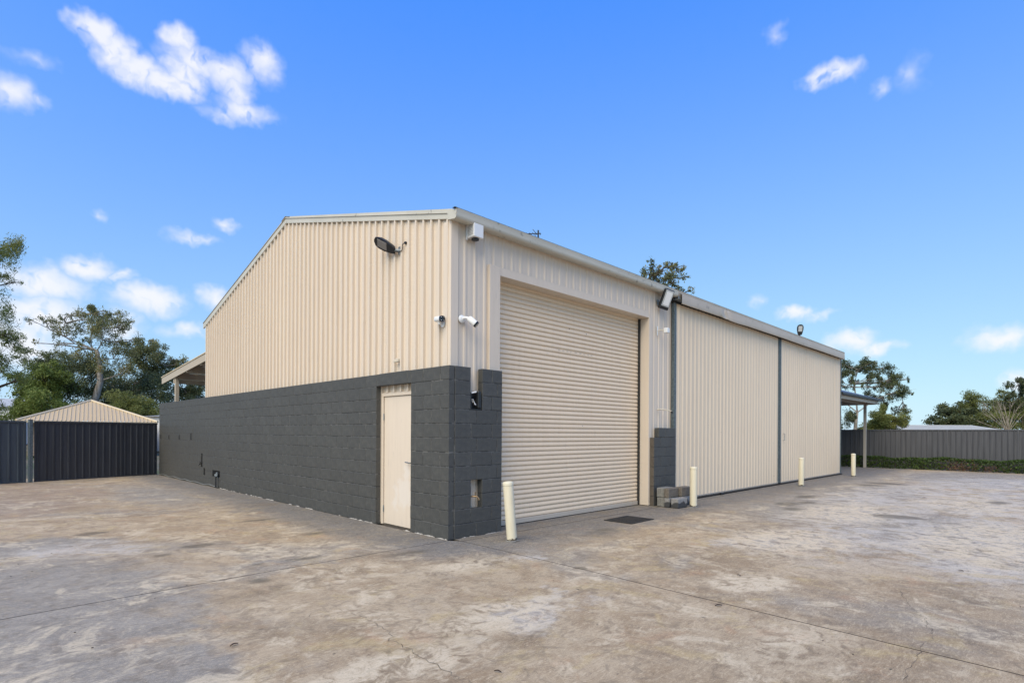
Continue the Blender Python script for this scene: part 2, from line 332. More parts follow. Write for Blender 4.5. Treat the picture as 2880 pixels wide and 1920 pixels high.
leaf_mat('leaf_bright', [(0.105, 0.137, 0.038), (0.181, 0.232, 0.053), (0.287, 0.317, 0.081)])
leaf_mat('leaf_olive', [(0.138, 0.159, 0.046), (0.229, 0.242, 0.068), (0.344, 0.330, 0.106)])
leaf_mat('leaf_grey', [(0.109, 0.133, 0.071), (0.178, 0.206, 0.098), (0.259, 0.264, 0.127)])
leaf_mat('leaf_fine', [(0.143, 0.185, 0.053), (0.229, 0.251, 0.068), (0.344, 0.316, 0.085)])
leaf_mat('leaf_hedge', [(0.033, 0.055, 0.014), (0.062, 0.103, 0.025), (0.109, 0.163, 0.040)])
leaf_mat('leaf_dead', [(.16, .085, .05), (.25, .15, .09)])
leaf_mat('dry_leaf', [(.07, .045, .03), (.10, .065, .04)])
def f_bark(t, b, c):
    p = oc(t); nz = t.noise(t.scale(p, (1, 1, .35)), 5, 5, .65)
    t.put(b.inputs['Base Color'], t.mix(t.ramp(nz, .35, .65), (c[0]*.5, c[1]*.46, c[2]*.42, 1), c))
mat('bark_pale', (.40, .36, .31), .8, fn=f_bark)
mat('bark_bare', (.42, .36, .28), .8, fn=f_bark)
mat('bark_dark', (.12, .095, .07), .9, fn=f_bark)

# ------------------------------------------------------------------ mesh helpers
class MB:
    def __init__(s): s.v = []; s.f = []
    def add(s, vs, fs):
        o = len(s.v); s.v += [tuple(x) for x in vs]; s.f += [tuple(i+o for i in f) for f in fs]; return s
    def box(s, a, b):
        x0, y0, z0 = a; x1, y1, z1 = b
        return s.add([(x0,y0,z0),(x1,y0,z0),(x1,y1,z0),(x0,y1,z0),(x0,y0,z1),(x1,y0,z1),(x1,y1,z1),(x0,y1,z1)],
                     [(0,3,2,1),(4,5,6,7),(0,1,5,4),(1,2,6,5),(2,3,7,6),(3,0,4,7)])
    def cbox(s, a, b, c=.006):                 # box with chamfered edges
        lo = Vector(a); hi = Vector(b); vs = []; key = {}
        for ax in range(3):
            for i in (0, 1):
                for j in (0, 1):
                    for k in (0, 1):
                        bits = (i, j, k); p = [0, 0, 0]
                        for d in range(3):
                            e = lo[d] if bits[d] == 0 else hi[d]
                            p[d] = e if d == ax else e + (c if bits[d] == 0 else -c)
                        key[(ax, bits)] = len(vs); vs.append(tuple(p))
        fs = []
        for ax in range(3):
            for sgn in (0, 1):
                u, w = [d for d in range(3) if d != ax]
                q = []
                for (iu, iw) in ((0,0),(1,0),(1,1),(0,1)):
                    bits = [0,0,0]; bits[ax] = sgn; bits[u] = iu; bits[w] = iw; q.append(key[(ax, tuple(bits))])
                fs.append(q)
        for ax in range(3):                     # edges along ax
            u, w = [d for d in range(3) if d != ax]
            for iu in (0, 1):
                for iw in (0, 1):
                    q = []
                    for (face, end) in ((u,0),(u,1),(w,1),(w,0)):
                        bits = [0,0,0]; bits[ax] = end; bits[u] = iu; bits[w] = iw; q.append(key[(face, tuple(bits))])
                    fs.append(q)
        for i in (0,1):
            for j in (0,1):
                for k in (0,1): fs.append([key[(d,(i,j,k))] for d in range(3)])
        return s.add(vs, fs)
    def prism(s, poly, vec):                   # poly: 3d loop, swept by vec
        k = len(poly); vs = list(poly) + [tuple(Vector(p)+Vector(vec)) for p in poly]
        fs = [tuple(range(k))[::-1], tuple(range(k, 2*k))] + [(i, (i+1) % k, k+(i+1) % k, k+i) for i in range(k)]
        return s.add(vs, fs)
    def sweep(s, prof, a, b, axis='x', closed=False):  # open profile [(p,q)] between a and b along axis
        k = len(prof); vs = []
        for t in (a, b):
            for p, q in prof: vs.append((t, p, q) if axis == 'x' else (p, t, q))
        fs = [(i, i+1, k+i+1, k+i) for i in range(k-1)]
        if closed: fs.append((k-1, 0, k, 2*k-1))
        return s.add(vs, fs)
    def tube(s, pts, rad, seg=8, caps=True):
        pts = [Vector(p) for p in pts]; m_ = len(pts); vs = []; fs = []
        if not hasattr(rad, '__len__'): rad = [rad]*m_
        up = None
        for i, p in enumerate(pts):
            d = (pts[min(i+1, m_-1)] - pts[max(i-1, 0)])
            d = d.normalized() if d.length > 1e-9 else Vector((0,0,1))
            if up is None: up = d.orthogonal().normalized()
            else:
                up = up - d*up.dot(d); up = up.normalized() if up.length > 1e-6 else d.orthogonal().normalized()
            w = d.cross(up)
            for j in range(seg):
                a = 2*math.pi*j/seg; vs.append(tuple(p + (up*math.cos(a) + w*math.sin(a))*rad[i]))
        for i in range(m_-1):
            for j in range(seg):
                k = (j+1) % seg; fs.append((i*seg+j, i*seg+k, (i+1)*seg+k, (i+1)*seg+j))
        if caps: fs += [tuple(range(seg))[::-1], tuple(range((m_-1)*seg, m_*seg))]
        return s.add(vs, fs)
    def lathe(s, prof, seg=24, c=(0,0,0)):     # prof [(r,z)] round z
        vs = []; fs = []; k = len(prof)
        for r, z in prof:
            for j in range(seg):
                a = 2*math.pi*j/seg; vs.append((c[0]+r*math.cos(a), c[1]+r*math.sin(a), c[2]+z))
        for i in range(k-1):
            for j in range(seg):
                q = (j+1) % seg; fs.append((i*seg+j, i*seg+q, (i+1)*seg+q, (i+1)*seg+j))
        fs.append(tuple(range((k-1)*seg, k*seg)))
        return s.add(vs, fs)
    def xf(s, M): s.v = [tuple(M @ Vector(p)) for p in s.v]; return s
    def mesh(s, name, m, smooth=False):
        me = bpy.data.meshes.new(name); me.from_pydata(s.v, [], s.f); me.update()
        if m: me.materials.append(MATS[m])
        if smooth: me.polygons.foreach_set('use_smooth', [True]*len(me.polygons))
        return me
    def build(s, name, m, parent=None, smooth=False):
        return link(name, s.mesh(name, m, smooth), parent)
def link(name, me, parent=None, loc=None, rot=None):
    o = bpy.data.objects.new(name, me); COL.objects.link(o); o.parent = parent
    if loc is not None: o.location = loc
    if rot is not None: o.rotation_euler = rot
    return o
def tag(o, label=None, cat=None, group=None, kind=None):
    for k, v in (('label', label), ('category', cat), ('group', group), ('kind', kind)):
        if v: o[k] = v
    return o
def thing(name, label, cat, loc=(0,0,0), rz=0, group=None):
    o = bpy.data.objects.new(name, None); COL.objects.link(o); o.location = loc; o.rotation_euler = (0,0,rz)
    o.empty_display_size = .2
    return tag(o, label, cat, group)
def smooth_angle(o, ang=35):
    me = o.data; me.polygons.foreach_set('use_smooth', [True]*len(me.polygons))
    try: me.set_sharp_from_angle(angle=R(ang))
    except Exception: pass
    return o

# ------------------------------------------------------------------ ground and yard
g = MB(); N = 48
ring = [(600*math.cos(2*math.pi*i/N), 600*math.sin(2*math.pi*i/N), -.12) for i in range(N)]
g.add(ring, [tuple(range(N))]); tag(g.build('ground', 'earth'), kind='structure')
yard = MB().box((-32, -34, -.11), (24.9, 16.2, -.018)).build('concrete_yard', 'joint'); tag(yard, kind='structure')
# slab field: joints measured on the ground; the shed and the wall stand on it
xs_l = [-32, -20, -10]
def slab(poly):
    gap = .0075; c = Vector((sum(p[0] for p in poly)/len(poly), sum(p[1] for p in poly)/len(poly)))
    k = len(poly); ins = []
    for i in range(k):                          # inset polygon
        p0, p1, p2 = Vector(poly[i-1]), Vector(poly[i]), Vector(poly[(i+1) % k])
        n1 = Vector((-(p1-p0).y, (p1-p0).x)).normalized(); n2 = Vector((-(p2-p1).y, (p2-p1).x)).normalized()
        bis = (n1+n2); bis = bis/(max(.3, bis.dot(n1)))
        ins.append(p1 + bis*gap)
    top = [(p.x, p.y, 0) for p in ins]
    mb = MB(); mb.add(top + [(p[0], p[1], -.03) for p in top], [tuple(range(k))] + [(i, k+i, k+(i+1) % k, (i+1) % k) for i in range(k)])
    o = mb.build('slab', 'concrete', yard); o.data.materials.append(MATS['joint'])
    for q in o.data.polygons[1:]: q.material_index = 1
    return o
J1 = [(-32, -.62), (-4.5, -.12), (-2.5, -.04), (0, -.01)]
for a, b in ((0, 1), (1, 2), (2, 3)): pass
slab([(-32, -34), (0.28, -34), (-.13, -7), (0.06, -2.2), (0.1, -.17), (0, -.01), (-2.5, -.04), (-4.5, -.12), (-32, -.62)])
slab([(-32, -.62), (-4.5, -.12), (-2.5, -.04), (0, -.01), (0, 5.44), (-2.3, 5.45), (-4.3, 5.47), (-32, 5.7)])
slab([(-32, 5.7), (-4.3, 5.47), (-2.3, 5.45), (0, 5.44), (0, 16.2), (-32, 16.2)])
slab([(.28, -34), (5.5, -34), (5.42, -5.6), (5.48, -2.8), (5.3, -.16), (.1, -.17), (.06, -2.2), (-.13, -7)])
slab([(.1, -.17), (5.3, -.16), (5.3, 1.4), (.1, 1.4)])
slab([(5.5, -34), (11.4, -34), (11.4, -.15), (5.3, -.16), (5.48, -2.8), (5.42, -5.6)])
slab([(11.4, -34), (17.8, -34), (17.8, -.15), (11.4, -.15)])
slab([(17.8, -34), (24.9, -34), (24.9, -.15), (17.8, -.15)])
slab([(5.3, -.16), (18.6, -.15), (18.6, 1.4), (5.3, 1.4)])
slab([(18.6, -.15), (24.9, -.15), (24.9, 16.2), (18.6, 16.2)])
slab([(.1, 1.4), (18.6, 1.4), (18.6, 16.2), (0, 16.2), (0, -.01)] if False else [(.1, 1.4), (18.6, 1.4), (18.6, 16.2), (.1, 16.2)])

def crack(pts, w, jitter=.02, sub=7):
    P = []
    for a, b in zip(pts[:-1], pts[1:]):
        for i in range(sub): t = i/sub; P.append((a[0]+(b[0]-a[0])*t + rnd.uniform(-jitter, jitter), a[1]+(b[1]-a[1])*t + rnd.uniform(-jitter, jitter)))
    P.append(pts[-1]); mb = MB(); vs = []
    for i, p in enumerate(P):
        d = Vector(P[min(i+1, len(P)-1)]) - Vector(P[max(i-1, 0)]); nn = Vector((-d.y, d.x)).normalized()*w*rnd.uniform(.25, 1.0)
        vs += [(p[0]-nn.x, p[1]-nn.y, .0035), (p[0]+nn.x, p[1]+nn.y, .0035)]
    mb.add(vs, [(2*i, 2*i+1, 2*i+3, 2*i+2) for i in range(len(P)-1)])
    return mb.build('crack', 'joint', yard)
crack([(-2.5,-1.63),(-2.46,-1.93),(-2.45,-2.12),(-2.48,-2.45),(-2.57,-2.6),(-2.56,-2.77),(-2.57,-3.0),(-2.6,-3.29),(-2.59,-3.49),(-2.66,-4.3)], .0022)
crack([(1.59,-4.84),(.92,-5.08),(.77,-5.17),(.54,-5.22),(.35,-5.29),(.12,-5.25),(-.24,-5.27),(-.69,-5.27)], .0018)
crack([(-2.77,-1.71),(-2.33,-1.4),(-1.65,-1.14),(-1.02,-.82),(-.73,-.72)], .0013, .015)
for off in (0, .16, .24):
    arc = [(11.25,-4.89+off),(9.56,-4.51+off),(8.4,-4.44+off),(7.64,-4.47+off),(6.9,-4.58+off),(6.32,-4.73+off),(5.7,-4.88+off),(5.15,-5.05+off),(4.34,-5.4+off),(3.6,-5.85+off)]
    mb = MB(); vs = []
    for p in arc: vs += [(p[0], p[1]-.035, .0035), (p[0], p[1]+.035, .0035)]
    mb.add(vs, [(2*i, 2*i+1, 2*i+3, 2*i+2) for i in range(len(arc)-1)]); mb.build('tyre_mark', 'tyre_rubber', yard)

# ------------------------------------------------------------------ steel shed
SX0, SX1, SY0, SY1 = .12, 18.6, .12, 11.15
EAVE, RIDGE, YR = 4.44, 5.90, 5.63
def roof_z(y): return EAVE + (RIDGE-EAVE)*(1-abs(y-YR)/(YR-SY0))
shed = thing('steel_shed', 'large cream ribbed steel shed with roller door and low pitched gable roof', 'shed', (SX0, SY0, 0))
def P0(mb, name, m, smooth=False, parent=None):           # part given in world coordinates
    par = parent or shed
    o = mb.build(name, m, par, smooth); o.matrix_parent_inverse = Matrix.Identity(4)
    return o
def local(mb, origin): return mb.xf(Matrix.Translation(-Vector(origin)))
SO = (SX0, SY0, 0)
PITCH = .19
def rib_profile(a, b, phase=0, h=.032, base=.050, top=.030, shallow=False):
    """(s, out) points of a ribbed sheet from a to b"""
    pts = [(a, 0)]
    k = math.ceil((a - phase)/PITCH)
    while phase + k*PITCH < b:
        c = phase + k*PITCH
        for ds, o in ((-base/2, 0), (-top/2, h), (top/2, h), (base/2, 0), (PITCH*.36, 0), (PITCH*.36+.006, .0025), (PITCH*.62-.006, .0025), (PITCH*.62, 0)):
            if a < c+ds < b: pts.append((c+ds, o))
        k += 1
    pts.append((b, 0)); return pts
def clad(face, a, b, zb, zt, name='cladding_sheet', m='cladding', off=0, sheet=.76, phase=0, parent=None, h=.032, base=.050, top=.030, origin=SO):
    """sheets on a wall. face '-x','-y','+x','+y'; zb, zt are functions of s"""
    s0 = a; i = 0
    while s0 < b - .02:
        s1 = min(s0 + sheet, b)
        if b - s1 < .12: s1 = b
        pr = rib_profile(s0, s1, phase, h, base, top); o_ = .0012*(i % 2)
        mb = MB(); vs = []
        def pt(s, o, z):
            o += o_
            return {'-x': (off-o, s, z), '+x': (off+o, s, z), '-y': (s, off-o, z), '+y': (s, off+o, z)}[face]
        fs = []
        for (p, q) in zip(pr[:-1], pr[1:]):
            mid = (p[0]+q[0])/2; z0 = zb(mid); k = len(vs)
            if z0 >= min(zt(p[0]), zt(q[0])): continue
            vs += [pt(p[0], p[1], z0), pt(q[0], q[1], z0), pt(q[0], q[1], zt(q[0])), pt(p[0], p[1], zt(p[0]))]
            fs.append((k, k+1, k+2, k+3))
        if fs: mb.add(vs, fs); local(mb, origin); mb.build(name, m, parent or shed)
        s0 = s1; i += 1
DY0, DY1, DZ = .93, 1.87, 2.10                       # personnel door in the gable wall
gable_top = lambda y: roof_z(y) + .01
clad('-x', SY0, SY1, lambda y: DZ if DY0 < y < DY1 else .03, gable_top, off=SX0, phase=.933, h=.040, base=.046, top=.036)
clad('+x', SY0, SY1, lambda y: .03, gable_top, off=SX1, phase=.1)
clad('+y', SX0, SX1, lambda x: .03, lambda x: EAVE, off=SY1, phase=.1)
RX0, RX1, RZ = 1.02, 5.23, 3.845                     # roller door opening
clad('-y', SX0, RX0-.02, lambda x: .03, lambda x: EAVE, off=SY0, phase=.366, h=.014, base=.066)
clad('-y', RX0-.02, RX1, lambda x: RZ+.10, lambda x: EAVE, off=SY0, phase=.366, h=.014, base=.066)
clad('-y', RX1, 6.20, lambda x: .03, lambda x: EAVE, off=SY0, phase=.366, h=.014, base=.066)
# corner flashing
mb = MB(); mb.add([(SX0-.028, SY0+.14, 2.36), (SX0-.028, SY0-.028, 2.36), (SX0+.10, SY0-.028, 2.36), (SX0-.028, SY0+.14, 4.43), (SX0-.028, SY0-.028, 4.43), (SX0+.10, SY0-.028, 4.43)], [(0,1,4,3),(1,2,5,4)])
local(mb, SO); mb.build('corner_flashing', 'cladding', shed)
# lining behind cladding so the shed is solid
mb = MB(); mb.box((SX0+.03, 5.63, .02), (SX1-.03, SY1-.03, EAVE-.05)); mb.box((SX0+.03, .75, .02), (SX1-.03, 5.63, EAVE-.05)); local(mb, SO); mb.build('interior_lining', 'void', shed)
# roof sheets, two slopes, with eave overhang
for side in (0, 1):
    ye = SY0-.07 if side == 0 else SY1+.07; ze = roof_z(SY0) - .02
    x = SX0-.06; i = 0
    while x < SX1+.05:
        x1 = min(x+.76, SX1+.06)
        pr = rib_profile(x, x1, 0, .024); mb = MB(); vs = []
        for s, o in pr: vs += [(s, ye, EAVE+.065+o+.001*(i % 2)), (s, YR, RIDGE+.045+o+.001*(i % 2))]
        mb.add(vs, [(2*j, 2*j+1, 2*j+3, 2*j+2) for j in range(len(pr)-1)]); local(mb, SO); mb.build('roof_sheet', 'hood', shed)
        x = x1; i += 1
mb = MB(); mb.add([(SX0-.06, YR-.2, RIDGE+.03), (SX0-.06, YR, RIDGE+.088), (SX0-.06, YR+.2, RIDGE+.03), (SX1+.06, YR-.2, RIDGE+.03), (SX1+.06, YR, RIDGE+.088), (SX1+.06, YR+.2, RIDGE+.03)], [(0,1,4,3),(1,2,5,4)])
local(mb, SO); mb.build('ridge_cap', 'hood', shed)
# barge capping on both gables
for xg, sg in ((SX0-.045, -1), (SX1+.045, 1)):
    for (ya, za, yb, zb) in ((SY0-.08, 4.565, YR, 5.985), (YR, 5.985, SY1+.07, 4.50)):
        mb = MB(); d = .138
        poly = lambda xx: [(xx, ya, za), (xx, yb, zb), (xx, yb, zb-d), (xx, ya, za-d)]
        a = poly(xg); b2 = poly(xg-sg*.006)
        inner = xg - sg*.18
        vs = a + [(inner, ya, za+.004), (inner, yb, zb+.004)] + [(xg-sg*.03, ya, za-d-.004), (xg-sg*.03, yb, zb-d-.004)]
        mb.add(vs, [(0,1,2,3), (0,4,5,1), (3,2,7,6)])
        local(mb, SO); mb.build('barge_capping', 'trim', shed)
# gutter along the roller door side
gz = 4.535; gp = [(.125, 4.43), (-.03, 4.405), (-.055, 4.412), (-.070, 4.432), (-.073, 4.46), (-.073, 4.525), (-.078, 4.535), (-.078, 4.541), (-.060, 4.541), (-.060, 4.45), (.11, 4.45)]
mb = MB(); mb.sweep(gp, .055, 6.10, 'x'); local(mb, SO); gut = mb.build('gutter', 'trim', shed); smooth_angle(gut, 40)
mb = MB(); mb.prism([(.052, p, q) for p, q in gp[:7]] + [(.052, .125, 4.535)], (-.004, 0, 0)); mb.build('end_cap', 'trim', gut); gut.children[0].data.transform(Matrix.Translation(-Vector(SO)))
mb = MB(); mb.sweep([(p-.002, q-.002) for p, q in gp[:8]], 6.085, 6.125, 'x'); local(mb, SO); mb.build('gutter_joiner', 'trim', shed)
mb = MB(); mb.sweep(gp, 6.125, SX1+.03, 'x'); local(mb, SO); smooth_angle(mb.build('gutter', 'hood', shed), 40)
mb = MB(); mb.box((.02, -.074, 4.542), (SX1+.02, -.02, 4.549)); local(mb, SO); mb.build('roof_edge', 'steel_dark', shed)
# roller door: header, jambs, curtain, guides, bottom rail
mb = MB(); mb.box((RX0, .085, RZ), (RX1, .092, RZ+.125)); mb.box((RX0, .092, RZ-.002), (RX1, .36, RZ+.006)); local(mb, SO); mb.build('door_header', 'cladding', shed)
mb = MB(); mb.cbox((RX0-.215, .070, .02), (RX0, .36, RZ+.125), .004); local(mb, SO); mb.build('door_jamb', 'cladding', shed)
mb = MB(); mb.cbox((RX1, .078, .01), (RX1+.11, .36, RZ+.02), .004); local(mb, SO); mb.build('door_jamb', 'cladding', shed)
curt = thing('roller_door', None, None); del_ = [curt.__delitem__(k) for k in list(curt.keys())]; curt.parent = shed; curt.location = (0, 0, 0)
cp = .0775; prof = []; z = .09; yk = .335
while z < RZ - .004:
    for dz, o in ((0, 0), (.004, .017), (.014, .022), (.032, .0215), (.050, .0155), (.064, .007), (.073, 0.001)):
        if z+dz < RZ+.1: prof.append((yk-o, z+dz))
    z += cp
mb = MB(); mb.sweep(prof, RX0+.0, RX1-.0, 'x'); local(mb, SO); mb.build('curtain', 'roller', curt)
mb = MB(); mb.cbox((RX0+.01, yk-.034, .012), (RX1-.01, yk+.01, .088), .005); local(mb, SO); mb.build('bottom_rail', 'hood', curt)
mb = MB(); mb.box((RX0+.01, yk-.024, .001), (RX1-.01, yk+.002, .0115)); local(mb, SO); mb.build('weather_seal', 'rubber', curt)
mb = MB(); mb.box((RX1-.045, yk-.055, .0), (RX1-.002, yk-.022, RZ-.01)); local(mb, SO); mb.build('guide', 'steel_dark', curt)
for k in range(9):
    xx = 2.66 + k*.115 + rnd.uniform(-.02, .02)
    mb = MB(); mb.box((xx, yk-.0245, 2.923), (xx+rnd.uniform(.03, .07), yk-.0205, 2.930+rnd.uniform(0, .004))); local(mb, SO); mb.build('scuff', 'hood', curt)
# personnel door in the gable wall
dr = thing('side_door', None, None); [dr.__delitem__(k) for k in list(dr.keys())]; dr.parent = shed
mb = MB(); mb.cbox((SX0-.035, DY1-.055, .0), (SX0+.05, DY1, DZ), .004); mb.cbox((SX0-.035, DY0, .0), (SX0+.05, DY0+.03, DZ), .004); mb.cbox((SX0-.035, DY0+.03, DZ-.055), (SX0+.05, DY1-.055, DZ), .004)
local(mb, SO); mb.build('door_frame', 'cladding', dr)
mb = MB(); mb.cbox((SX0-.012, DY0+.035, .012), (SX0+.028, DY1-.065, DZ-.06), .004); local(mb, SO); leaf = mb.build('door_leaf', 'door_paint', dr)
for zz in (.25, 1.72):
    mb = MB(); mb.tube([(SX0-.022, DY1-.06, zz-.05), (SX0-.022, DY1-.06, zz+.05)], .009, 8); local(mb, SO); mb.build('hinge', 'galv', dr)
mb = MB(); mb.cbox((SX0-.018, 1.0, .93), (SX0-.012, 1.045, 1.09), .002); mb.tube([(SX0-.012, 1.022, 1.01), (SX0-.06, 1.022, 1.01), (SX0-.065, 1.04, 1.012), (SX0-.062, 1.14, 1.02)], .010, 8); local(mb, SO); mb.build('door_handle', 'galv', dr)
# sliding doors, hung from a track under a hood
def sdoor(x0, x1, yk, nm):
    d = thing('sliding_door', None, None); [d.__delitem__(k) for k in list(d.keys())]; d.parent = shed
    fr = MB(); fr.cbox((x0, yk-.03, .05), (x0+.085, yk+.05, 4.30), .006); local(fr, SO); fr.build('stile', 'galv_dark', d)
    fr = MB(); fr.cbox((x1-.05, yk-.026, .05), (x1, yk+.05, 4.30), .006); local(fr, SO); fr.build('stile', 'galv_dark', d)
    clad('-y', x0+.085, x1-.05, lambda x: .075, lambda x: 4.30, off=yk, phase=6.41, parent=d, m='door_sheet', h=.016, base=.12, top=.035)
    br = MB(); br.box((x0+.08, yk-.018, .045), (x1-.05, yk+.02, .074)); local(br, SO); br.build('bottom_rail', 'hood', d)
    return d
d1 = sdoor(6.16, 12.32, .05, 1); d2 = sdoor(12.36, 18.60, .045, 2)
mb = MB(); mb.tube([(12.62, .02, 1.30), (12.62, -.03, 1.30), (12.62, -.03, 1.50), (12.62, .02, 1.50)], .008, 6); local(mb, SO); mb.build('door_handle', 'galv', d2)
mb = MB(); mb.box((6.2, -.02, .004), (18.62, .11, .040)); local(mb, SO); mb.build('floor_track', 'black', shed)
mb = MB(); mb.cbox((8.3, -.06, .004), (8.48, -.021, .05), .006); local(mb, SO); mb.build('track_guide', 'black', shed)
# hood over the track with the dent
hx = [6.2 + i*(18.42-6.2)/220 for i in range(221)]; hp = [(-.082, 4.49), (-.125, 4.47), (-.128, 4.38), (-.128, 4.29), (-.122, 4.272), (-.10, 4.268)]
vs = []; rows = len(hp)
for x in hx:
    for k, (p, q) in enumerate(hp):
        dd = x-8.42; dent = math.exp(-(dd/.20)**2)
        sag = math.exp(-((x-8.95)/.55)**2)
        cre = math.exp(-((dd-.02-.10*(4.45-q)/.2)/.03)**2)
        w = 1.0 if 1 <= k <= 3 else .5
        py = p + w*(.045*dent*(1 if q > 4.33 else .45) - .035*cre) - .012*w*math.exp(-((dd+.3)/.16)**2)
        pz = q - (.022*sag if k >= 2 else 0) + .012*math.sin(x*1.7)*(.25 if k >= 3 else 0)
        vs.append((x, py, pz))
mb = MB(); mb.add(vs, [(i*rows+k, i*rows+k+1, (i+1)*rows+k+1, (i+1)*rows+k) for i in range(len(hx)-1) for k in range(rows-1)])
local(mb, SO); hood = mb.build('track_hood', 'hood', shed); smooth_angle(hood, 50)
mb = MB(); mb.prism([(18.42, p, q) for p, q in hp] + [(18.42, .03, 4.27), (18.42, .03, 4.49)], (.004, 0, 0)); local(mb, SO); mb.build('hood_end', 'hood', shed)
mb = MB(); mb.box((6.16, .04, 4.31), (18.5, .118, 4.43)); local(mb, SO); mb.build('track_backing', 'steel_dark', shed)
for yy in (-.045, .015):                                  # open ends of the two hanger tracks
    mb = MB()
    for a, b in (((6.13, yy-.03, 4.36), (6.5, yy-.024, 4.42)), ((6.13, yy+.02, 4.36), (6.5, yy+.026, 4.42)), ((6.13, yy-.024, 4.414), (6.5, yy+.02, 4.42)), ((6.13, yy-.024, 4.36), (6.5, yy+.02, 4.366))): mb.box(a, b)
    local(mb, SO); mb.build('hanger_track', 'galv', shed)

# ------------------------------------------------------------------ painted block wall
wall = thing('block_wall', 'charcoal painted concrete block wall wrapping the shed corner', 'wall')
TH_B = .095
def rsub(rects, hole):
    out = []
    for (a0, a1, z0, z1) in rects:
        h0, h1, k0, k1 = hole
        if h1 <= a0 or h0 >= a1 or k1 <= z0 or k0 >= z1: out.append((a0, a1, z0, z1)); continue
        if h0 > a0: out.append((a0, h0, z0, z1))
        if h1 < a1: out.append((h1, a1, z0, z1))
        b0, b1 = max(a0, h0), min(a1, h1)
        if k0 > z0: out.append((b0, b1, z0, k0))
        if k1 < z1: out.append((b0, b1, k1, z1))
    return [r for r in out if r[1]-r[0] > .012 and r[3]-r[2] > .012]
holesL = [(.91, 1.87, -.1, 2.205), (10.93, 11.07, .48, .85), (10.70, 10.84, .27, .455), (9.47, 10.08, .28, .44)]
holesR = [(.40, .60, .40, .80), (.385, .60, 1.80, 2.5)]
LW, RW = 15.69, 1.0
pieces = []                                   # (dist, face, a0,a1,z0,z1)
for face, length, holes in (('L', LW, holesL), ('R', RW, holesR)):
    for c in range(12):
        z0, z1 = c*.2, (c+1)*.2
        start = (0 if c % 2 == 0 else -.2) if face == 'L' else (TH_B if c % 2 == 0 else -.105+TH_B)
        s = start; rects = []
        while s < length:
            a0, a1 = max(s, 0 if face == 'L' else TH_B+.0), min(s+.4, length)
            if a1 - a0 > .03: rects.append((a0, a1, z0, z1))
            s += .4
        for h in holes: rects = rsub(rects, h)
        for (a0, a1, k0, k1) in rects:
            px, py = (0, (a0+a1)/2) if face == 'L' else ((a0+a1)/2, 0)
            d = math.hypot(px-CAM.x, py-CAM.y); pieces.append((d, face, a0, a1, k0, k1))
pieces.sort(); cache = {}; far = MB()
for i, (d, face, a0, a1, z0, z1) in enumerate(pieces):
    gp_ = .0035; w, h_ = a1-a0-2*gp_, z1-z0-2*gp_
    jit = rnd.uniform(-.0016, .0016)
    top = 0
    if i < 296:
        key = (face, round(w, 2), round(h_, 2), i % 3)
        if key not in cache:
            b = MB(); q = .005 + .0015*(i % 3)
            if face == 'L': b.cbox((-.006, 0, 0), (TH_B, w, h_), q)
            else: b.cbox((0, -.006, 0), (w, TH_B, h_), q)
            cache[key] = b.mesh('block', 'block')
        loc = (jit, a0+gp_, z0+gp_) if face == 'L' else (a0+gp_, jit, z0+gp_)
        link('block', cache[key], wall, loc)
    else:
        far.cbox((jit-.006, a0+gp_, z0+gp_), (TH_B, a1-gp_, z1-gp_), .004)
tag(far.build('block_courses', 'block', wall), kind='stuff')
for face, length, holes in (('L', LW, holesL), ('R', RW, holesR)):
    rects = [(.004 if face == 'L' else TH_B, length-.004, 0, 2.396)]
    for h in holes: rects = rsub(rects, (h[0]-.004, h[1]+.004, h[2]-.004, h[3]+.004))
    mb = MB()
    for (a0, a1, z0, z1) in rects:
        if face == 'L': mb.box((-.001, a0, z0), (TH_B-.004, a1, z1))
        else: mb.box((a0, -.001, z0), (a1, TH_B-.004, z1))
    mb.build('mortar', 'mortar', wall)
# dark liners behind the holes of the long wall
for (a0, a1, z0, z1) in holesL[1:]:
    mb = MB(); mb.box((.012, a0+.001, z0+.001), (TH_B-.006, a1-.001, z1-.001)); mb.build('recess_back', 'void', wall)
# slopped mortar along the foot
for k in range(46):
    y = rnd.uniform(0.0, 9.5) if k < 60 else rnd.uniform(9.5, 13)
    if .88 < y < 1.9: continue
    L_ = rnd.uniform(.06, .25); mb = MB(); n_ = 6; vs = []
    for i in range(n_+1):
        t = i/n_; r_ = .008*math.sin(math.pi*min(max(t, .05), .95))*rnd.uniform(.5, 1.5)
        vs += [(-.006, y+L_*t, .0), (-.006, y+L_*t, r_*1.6), (-.008-r_*1.7, y+L_*t, .002)]
    mb.add(vs, [(3*i+a, 3*i+b, 3*i+3+b, 3*i+3+a) for i in range(n_) for a, b in ((0,1),(1,2))]); mb.build('mortar_spill', 'spill', wall)
for k in range(9):
    x = rnd.uniform(.05, .9); L_ = rnd.uniform(.08, .2); mb = MB(); vs = []
    for i in range(7):
        t = i/6; r_ = .006*math.sin(math.pi*min(max(t, .05), .95))*rnd.uniform(.5, 1.5)
        vs += [(x+L_*t, -.006, 0), (x+L_*t, -.006, r_*1.5), (x+L_*t, -.008-r_*1.7, .002)]
    mb.add(vs, [(3*i+a, 3*i+b, 3*i+3+b, 3*i+3+a) for i in range(6) for a, b in ((0,1),(1,2))]); mb.build('mortar_spill', 'spill', wall)
# small rendered hooks / wire ties left in the wall
for y, hh in ((15.41, .10), (14.38, .10), (13.19, .11), (11.97, .17)):
    mb = MB(); mb.tube([(-.004, y, 1.235), (-.03, y, 1.235), (-.03, y, 1.235+hh), (-.004, y, 1.235+hh)], .011, 6)
    tag(mb.build('wall_hook', 'steel_dark'), 'small dark steel hook set in the far end of the charcoal block wall', 'hook', 'hooks in the block wall')

